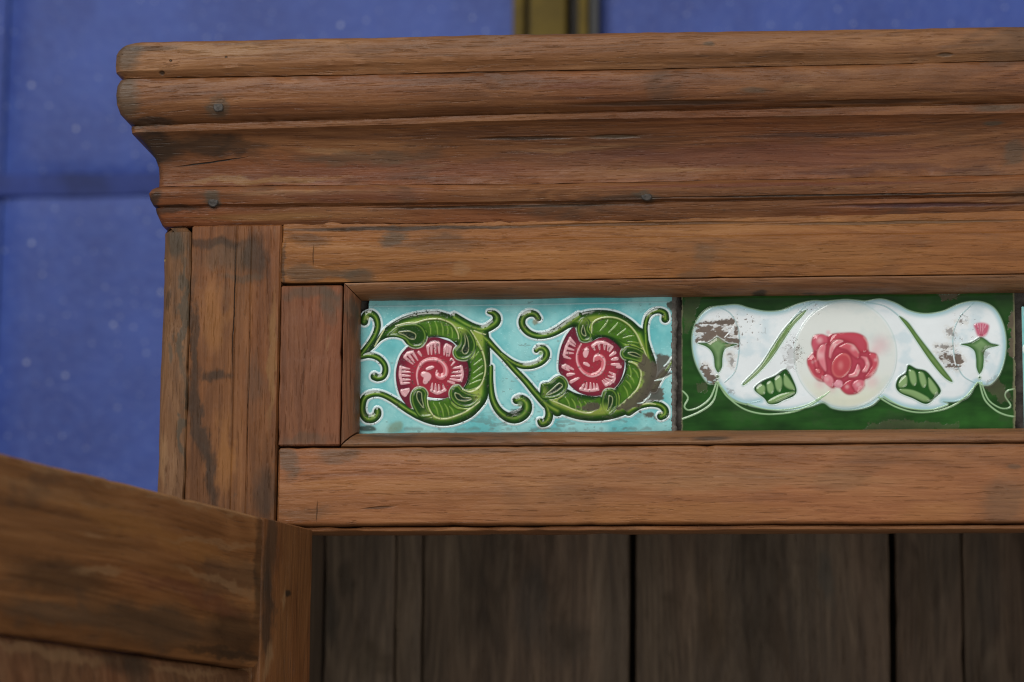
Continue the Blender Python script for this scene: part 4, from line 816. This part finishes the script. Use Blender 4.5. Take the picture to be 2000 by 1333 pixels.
    for lb, lf, blobs, pan in ((4, [(495, 575), (540, 530), (610, 500), (656, 468), (682, 470), (715, 530), (731, 580), (716, 612), (660, 636), (620, 656), (575, 656), (550, 625)], [[(505, 575), (530, 548), (555, 560), (552, 600), (525, 602)], [(565, 545), (590, 530), (606, 570), (592, 600), (570, 588)], [(610, 520), (642, 500), (652, 545), (637, 590), (616, 570)], [(664, 490), (700, 530), (722, 575), (690, 574), (660, 548)]], [(572, 640), (640, 603), (718, 588), (702, 606), (640, 636), (592, 652)]),
                               (5, [(1285, 560), (1300, 512), (1340, 482), (1355, 440), (1400, 460), (1450, 472), (1490, 512), (1532, 570), (1530, 600), (1500, 626), (1475, 650), (1440, 655), (1380, 626), (1310, 596)], [[(1298, 545), (1320, 510), (1346, 500), (1346, 550), (1310, 566)], [(1357, 470), (1390, 475), (1402, 530), (1386, 556), (1365, 530)], [(1412, 480), (1440, 485), (1457, 540), (1437, 566), (1418, 530)], [(1466, 510), (1490, 530), (1520, 580), (1500, 606), (1470, 570)]], [(1308, 574), (1380, 580), (1450, 612), (1472, 634), (1440, 642), (1370, 610), (1320, 592)])):
        leafy('D', lf, lb, (36, 88, 30), (30, 74, 24), 10, 0.35, PE)
        for bp_ in blobs:
            sd = t.poly('D', bp_); t.put(sstep(1.6, -2.6, sd)*0.95, L((146, 180, 122))); t.h += 0.35*sstep(1.5, -4, sd)
        sd = t.poly('D', pan); t.put(sstep(2.0, -2.0, sd), L((138, 172, 114))); t.h += 0.35*sstep(1.5, -4, sd)
    leafy('D', [(178, 318), (235, 315), (260, 300), (290, 284), (320, 302), (350, 318), (402, 325), (345, 342), (326, 362), (318, 400), (315, 450), (295, 482), (275, 450), (270, 400), (255, 362), (225, 336)], 6, (128, 164, 112), (30, 84, 26), 9, 0.55, PE)
    leafy('D', [(1648, 325), (1700, 315), (1730, 300), (1760, 284), (1790, 300), (1815, 318), (1860, 330), (1800, 346), (1778, 370), (1775, 420), (1770, 460), (1752, 490), (1735, 455), (1732, 400), (1722, 360), (1690, 336)], 7, (124, 160, 108), (34, 90, 28), 9, 0.55, PE)
    bs = t.poly('D', [(1722, 214), (1760, 203), (1800, 214), (1802, 240), (1786, 274), (1762, 281), (1740, 274), (1727, 240)])
    t.put(sstep(3.5, -3.0, bs)*0.95, L((206, 92, 122))*(0.9+0.2*n2[..., None])); lab = np.where(bs < 0.5, 8, lab); t.h += 0.3*sstep(2, -4, bs)
    for a in (1738, 1755, 1772, 1788): t.line('D', [(a, 212), ((a+1762)/2, 245), ((a+2*1762)/3, 268)], [0.8, 0.9, 0.5], L((238, 180, 196)), 0.12, 1.0, 0.6)
    for a in (1747, 1763, 1780): t.line('D', [(a, 235), ((a+1762)/2, 258), ((a+2*1762)/3, 275)], [0.5, 0.8, 0.6], L((166, 40, 74)), 0.0, 1.0, 0.6)
    for x, y, r_, w in ((290, 505, 4.3, 1.4), (1752, 510, 3.4, 1.3)):
        d = np.hypot(PX-1300-x/2.857, PY-560-y/2.857); t.put(sstep(r_+1.5, r_, d), L((206, 226, 214))); t.put(sstep(r_-w+0.4, r_-w-0.8, d), L((48, 92, 60))); t.h += 0.3*np.exp(-((d-r_+w*.4)/1.1)**2)
    # the rose
    rs = t.poly('M', [(308, 480), (335, 412), (408, 400), (460, 418), (500, 396), (600, 386), (720, 386), (800, 420), (832, 480), (848, 558), (908, 580), (932, 650), (910, 740), (862, 800), (806, 830), (800, 890), (740, 948), (650, 960), (592, 922), (562, 885), (500, 900), (440, 850), (362, 824), (292, 732), (268, 640), (306, 585), (326, 555)], True, 22)
    for x, y, r_, am in ((950, 500, 30, .42), (870, 840, 22, .4), (390, 862, 18, .35), (465, 385, 8, .6), (900, 560, 16, .35), (500, 905, 14, .35)):
        d = np.hypot(PX-1520-x/4.7615, PY-570-y/4.7615); t.put(sstep(r_, 0, d)*am, L((232, 168, 178)))
    rm = sstep(2.2, -1.6, rs); t.put(rm, L((184, 70, 88))*(0.85+0.3*n2[..., None])); t.h += rm*(0.15+0.35*np.clip(-rs/12, 0, 1))
    lab = np.where(rs < 0.5, 9, lab)
    RD, RM, RP, RH = (152, 44, 60), (198, 90, 108), (230, 142, 152), (248, 206, 208)
    petals = [([(320, 470), (345, 415), (410, 405), (455, 430), (450, 490), (400, 520), (350, 560), (320, 530)], RM, (385, 458, 26)),
              ([(480, 490), (510, 412), (600, 392), (720, 394), (800, 428), (828, 490), (815, 560), (760, 560), (700, 490), (600, 450), (530, 460)], (186, 66, 80), (650, 415, 0)),
              ([(368, 560), (396, 508), (442, 502), (432, 600), (446, 742), (396, 700), (364, 630)], RP, (395, 600, 30)),
              ([(474, 605), (488, 525), (545, 458), (604, 466), (545, 505), (508, 560), (488, 622)], RP, (520, 500, 22)),
              ([(565, 525), (600, 498), (640, 486), (700, 508), (748, 572), (742, 622), (700, 600), (640, 545)], (208, 100, 110), (700, 530, 24)),
              ([(275, 650), (318, 594), (350, 610), (380, 680), (425, 765), (402, 826), (330, 790), (288, 720)], (190, 72, 84), (325, 660, 14)),
              ([(740, 680), (758, 728), (730, 782), (670, 795), (655, 780), (705, 755)], RP, (735, 745, 14)),
              ([(768, 610), (818, 616), (842, 680), (808, 748), (780, 748), (812, 690), (800, 640)], RP, (828, 670, 14)),
              ([(846, 586), (915, 596), (926, 680), (880, 770), (806, 802), (850, 740), (878, 670)], (198, 84, 96), (905, 640, 14)),
              ([(592, 915), (630, 845), (700, 828), (690, 900), (720, 944), (640, 956)], (186, 66, 82), (640, 890, 16)),
              ([(690, 860), (740, 826), (795, 836), (792, 890), (735, 938), (705, 905)], (214, 120, 134), (745, 870, 22)),
              ([(420, 810), (450, 775), (500, 800), (515, 860), (490, 892), (440, 862)], (226, 148, 158), (455, 820, 18)),
              ([(515, 870), (550, 826), (592, 840), (595, 882), (560, 902)], (230, 162, 178), (560, 862, 14)),
              ([(330, 600), (360, 650), (368, 720), (345, 690)], (206, 96, 108), (345, 650, 8)), ([(345, 730), (380, 725), (390, 755), (365, 765)], (214, 110, 116), (365, 742, 9))]
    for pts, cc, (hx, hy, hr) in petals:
        sd = t.poly('M', pts); mk = sstep(1.2, -1.6, sd); q_ = np.clip(-sd/7, 0, 1)[..., None]
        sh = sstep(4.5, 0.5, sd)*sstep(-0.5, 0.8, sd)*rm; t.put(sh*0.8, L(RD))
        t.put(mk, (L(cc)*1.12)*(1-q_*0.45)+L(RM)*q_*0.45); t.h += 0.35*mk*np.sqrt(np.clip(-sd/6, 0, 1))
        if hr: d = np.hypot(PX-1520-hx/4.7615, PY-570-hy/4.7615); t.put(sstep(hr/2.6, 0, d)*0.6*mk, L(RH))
    for pts in ([(478, 610), (490, 520), (545, 460), (600, 464)], [(640, 487), (700, 508), (748, 575)], [(366, 640), (372, 560), (410, 505)], [(815, 750), (842, 685), (820, 618)], [(862, 792), (925, 690), (915, 600)], [(740, 938), (795, 880), (800, 835)], [(660, 795), (725, 785), (757, 730)], [(830, 540), (830, 480), (795, 425)], [(280, 700), (330, 790), (405, 832)]):
        t.line('M', pts, [0.5, 1.2, 0.6], L((238, 186, 184)), 0.15, 1.0, 0.75)
    ux, uy = PX-1520-588/4.7615, PY-570-692/4.7615; a = math.radians(22); e = np.sqrt(((ux*math.cos(a)+uy*math.sin(a))/18.0)**2+((-ux*math.sin(a)+uy*math.cos(a))/25.0)**2)
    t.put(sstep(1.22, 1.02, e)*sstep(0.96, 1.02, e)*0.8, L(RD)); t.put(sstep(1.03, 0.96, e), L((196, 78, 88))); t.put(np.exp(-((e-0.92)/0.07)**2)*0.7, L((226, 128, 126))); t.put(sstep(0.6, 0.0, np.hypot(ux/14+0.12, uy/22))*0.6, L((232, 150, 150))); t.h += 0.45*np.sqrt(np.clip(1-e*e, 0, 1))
    # the glaze colours bleed softly into each other
    sm = sstep(6, 2, rs)[..., None]
    for _ in range(4):
        b_ = (np.roll(t.c, 1, 0)+np.roll(t.c, -1, 0)+np.roll(t.c, 1, 1)+np.roll(t.c, -1, 1)+t.c)/5; t.c = t.c*(1-sm)+b_*sm
    # wear
    wmask = np.zeros(PX.shape); tan = np.zeros(PX.shape)
    for pts, k_ in (([(163, 228), (190, 205), (280, 203), (330, 190), (385, 182), (396, 215), (408, 300), (400, 335), (345, 322), (320, 300), (290, 284), (255, 302), (165, 310)], 1), ([(185, 425), (240, 435), (268, 470), (285, 525), (265, 545), (225, 515), (195, 470)], 1), ([(343, 365), (370, 365), (385, 420), (380, 460), (360, 450), (355, 400)], .7), ([(1508, 368), (1560, 362), (1612, 395), (1620, 360), (1662, 400), (1664, 440), (1622, 470), (1560, 440), (1520, 400)], 1), ([(1505, 330), (1560, 335), (1620, 328), (1610, 345), (1520, 348)], .8), ([(1562, 240), (1600, 228), (1610, 262), (1585, 290), (1565, 280)], .7), ([(1605, 196), (1650, 184), (1680, 200), (1640, 208)], .8), ([(655, 340), (690, 330), (735, 350), (730, 440), (690, 470), (655, 420)], .35), ([(1925, 140), (1965, 140), (1965, 400), (1915, 380), (1920, 250)], .85), ([(1530, 45), (1640, 45), (1620, 72), (1545, 75)], .8), ([(1780, 560), (1840, 500), (1900, 560), (1930, 640), (1860, 650)], .35), ([(1150, 755), (1300, 745), (1640, 765), (1640, 800), (1100, 810)], .3), ([(170, 545), (230, 530), (235, 580), (180, 580)], .35), ([(100, 60), (200, 60), (150, 200), (100, 260)], .25), ([(340, 570), (375, 580), (385, 600), (350, 600)], .5), ([(1770, 375), (1800, 370), (1795, 425), (1775, 420)], .4)):
        sd = t.poly('D', pts, False); wmask = np.maximum(wmask, k_*sstep(2.0, -2.0, sd+(n2-0.5)*16+(n3-0.5)*10))
        tan = np.maximum(tan, 0.4*sstep(9, 2, sd+(n2-0.5)*14)*(n3 > 0.48)*(cs < 0)*(k_ > 0.6))
    wmask *= 1-0.8*sstep(0.56, 0.66, fbm(PX/13, PY/6, 91))*(cs < -1)
    vein = np.abs(fbm(PX/15, PY/15, 71)-0.5); crack = sstep(0.012, 0.004, vein)*t_region(PX, PY, 1552, 690, 26, 46)
    wmask = np.maximum(wmask, crack); wmask = np.maximum(wmask, sstep(0.72, 0.78, fbm(PX/5, PY/5, 73, 3))*0.8*(t_region(PX, PY, 1440, 640, 70, 45)+t_region(PX, PY, 1570, 610, 40, 30)+t_region(PX, PY, 1885, 640, 45, 40)+t_region(PX, PY, 1545, 690, 30, 60)))
    for pts in ([(395, 190), (370, 240), (330, 285)], [(1612, 330), (1606, 380), (1618, 440)]):
        sd, _ = t.stroke('D', pts, [0.8, 1.2, 0.8]); wmask *= 1-sstep(0.8, -0.2, sd)
    keep = t.poly('D', [(178, 318), (235, 315), (260, 300), (290, 284), (320, 302), (350, 318), (402, 325), (345, 342), (326, 362), (318, 400), (315, 450), (295, 482), (275, 450), (270, 400), (255, 362), (225, 336)]); wmask *= sstep(0.2, 2.5, keep)
    t.put(tan*0.7, L((204, 190, 168))); t.put(wmask*0.95, L((104, 88, 76))*(0.7+0.6*n2[..., None])); t.h -= 0.3*wmask
    edge = np.maximum(sstep(1334.5, 1331.5, PX+(n2-.5)*4), sstep(1977, 1981, PX+(n2-.5)*6)); t.put(edge*0.75, L((128, 124, 96)))
    t.worn = np.clip(np.maximum(wmask, edge*0.7), 0, 1); t.lab = lab
    holes = (PX > 1982.5+(fbm(PY/9, PY*0, 81)-0.5)*5) | (PX < 1331+(fbm(PY/12, PY*0, 83)-0.5)*2)
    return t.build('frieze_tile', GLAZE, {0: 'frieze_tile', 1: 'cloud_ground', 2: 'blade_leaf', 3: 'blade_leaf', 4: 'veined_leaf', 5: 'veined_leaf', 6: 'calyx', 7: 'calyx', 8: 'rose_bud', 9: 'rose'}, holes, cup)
def t_region(PX, PY, x, y, rx, ry): return sstep(1.0, 0.5, np.hypot((PX-x)/rx, (PY-y)/ry))
rt = rose_tile()
tag(rt[0], label='dark green tile with a pink rose on a white cloud')

# third tile, cut off by the frame: the turquoise pattern again
dx3 = X(1996.5, 720, YT)-(X(703, 720, YT)-0.0022)+0.0003
r3 = tq[0].copy(); col.objects.link(r3); r3.location.x += dx3; r3['label'] = 'turquoise tile at the right end of the frieze'
for ch in list(tq[0].children):
    c_ = ch.copy(); col.objects.link(c_); c_.parent = r3

# ragged mortar in the joints between the tiles
def mortar(px0, px1, seed, y0, amp):
    rings = []; n = 70
    for i in range(n+1):
        z = z_bi-0.002+(z_ti+0.002-z_bi+0.002)*i/n; yy = 842-258*i/n
        a = X(px0, yy, YT)+0.0003*fnoise(i*0.31, seed); b = X(px1, yy, YT)+amp*(fnoise(i*0.17, seed+4)+0.6*fnoise(i*0.6, seed+7)+0.4*fnoise(i*1.7, seed+2))
        yo = y0+0.0006*fnoise(i*0.5, seed+9)
        rings.append([(a, yo, z), ((a+b)/2, yo-0.0003+0.0006*fnoise(i*0.9, seed+3), z), (b, yo+0.0008, z), (b+0.0002, YT+0.0078, z), (a, YT+0.0078, z)])
    v, f = loft(rings); return own(obj('mortar_joint', v, f, MORT, sharp=60))
MORT = plain('grey_mortar', (0.150, 0.138, 0.122), 0.9, bump=0.0008, bscale=500, var=0.4, vscale=300)
mortar(1309, 1320.5, 1.0, YT+0.0004, 0.0009)
mortar(1322.5, 1329, 6.0, YT+0.0046, 0.0007)
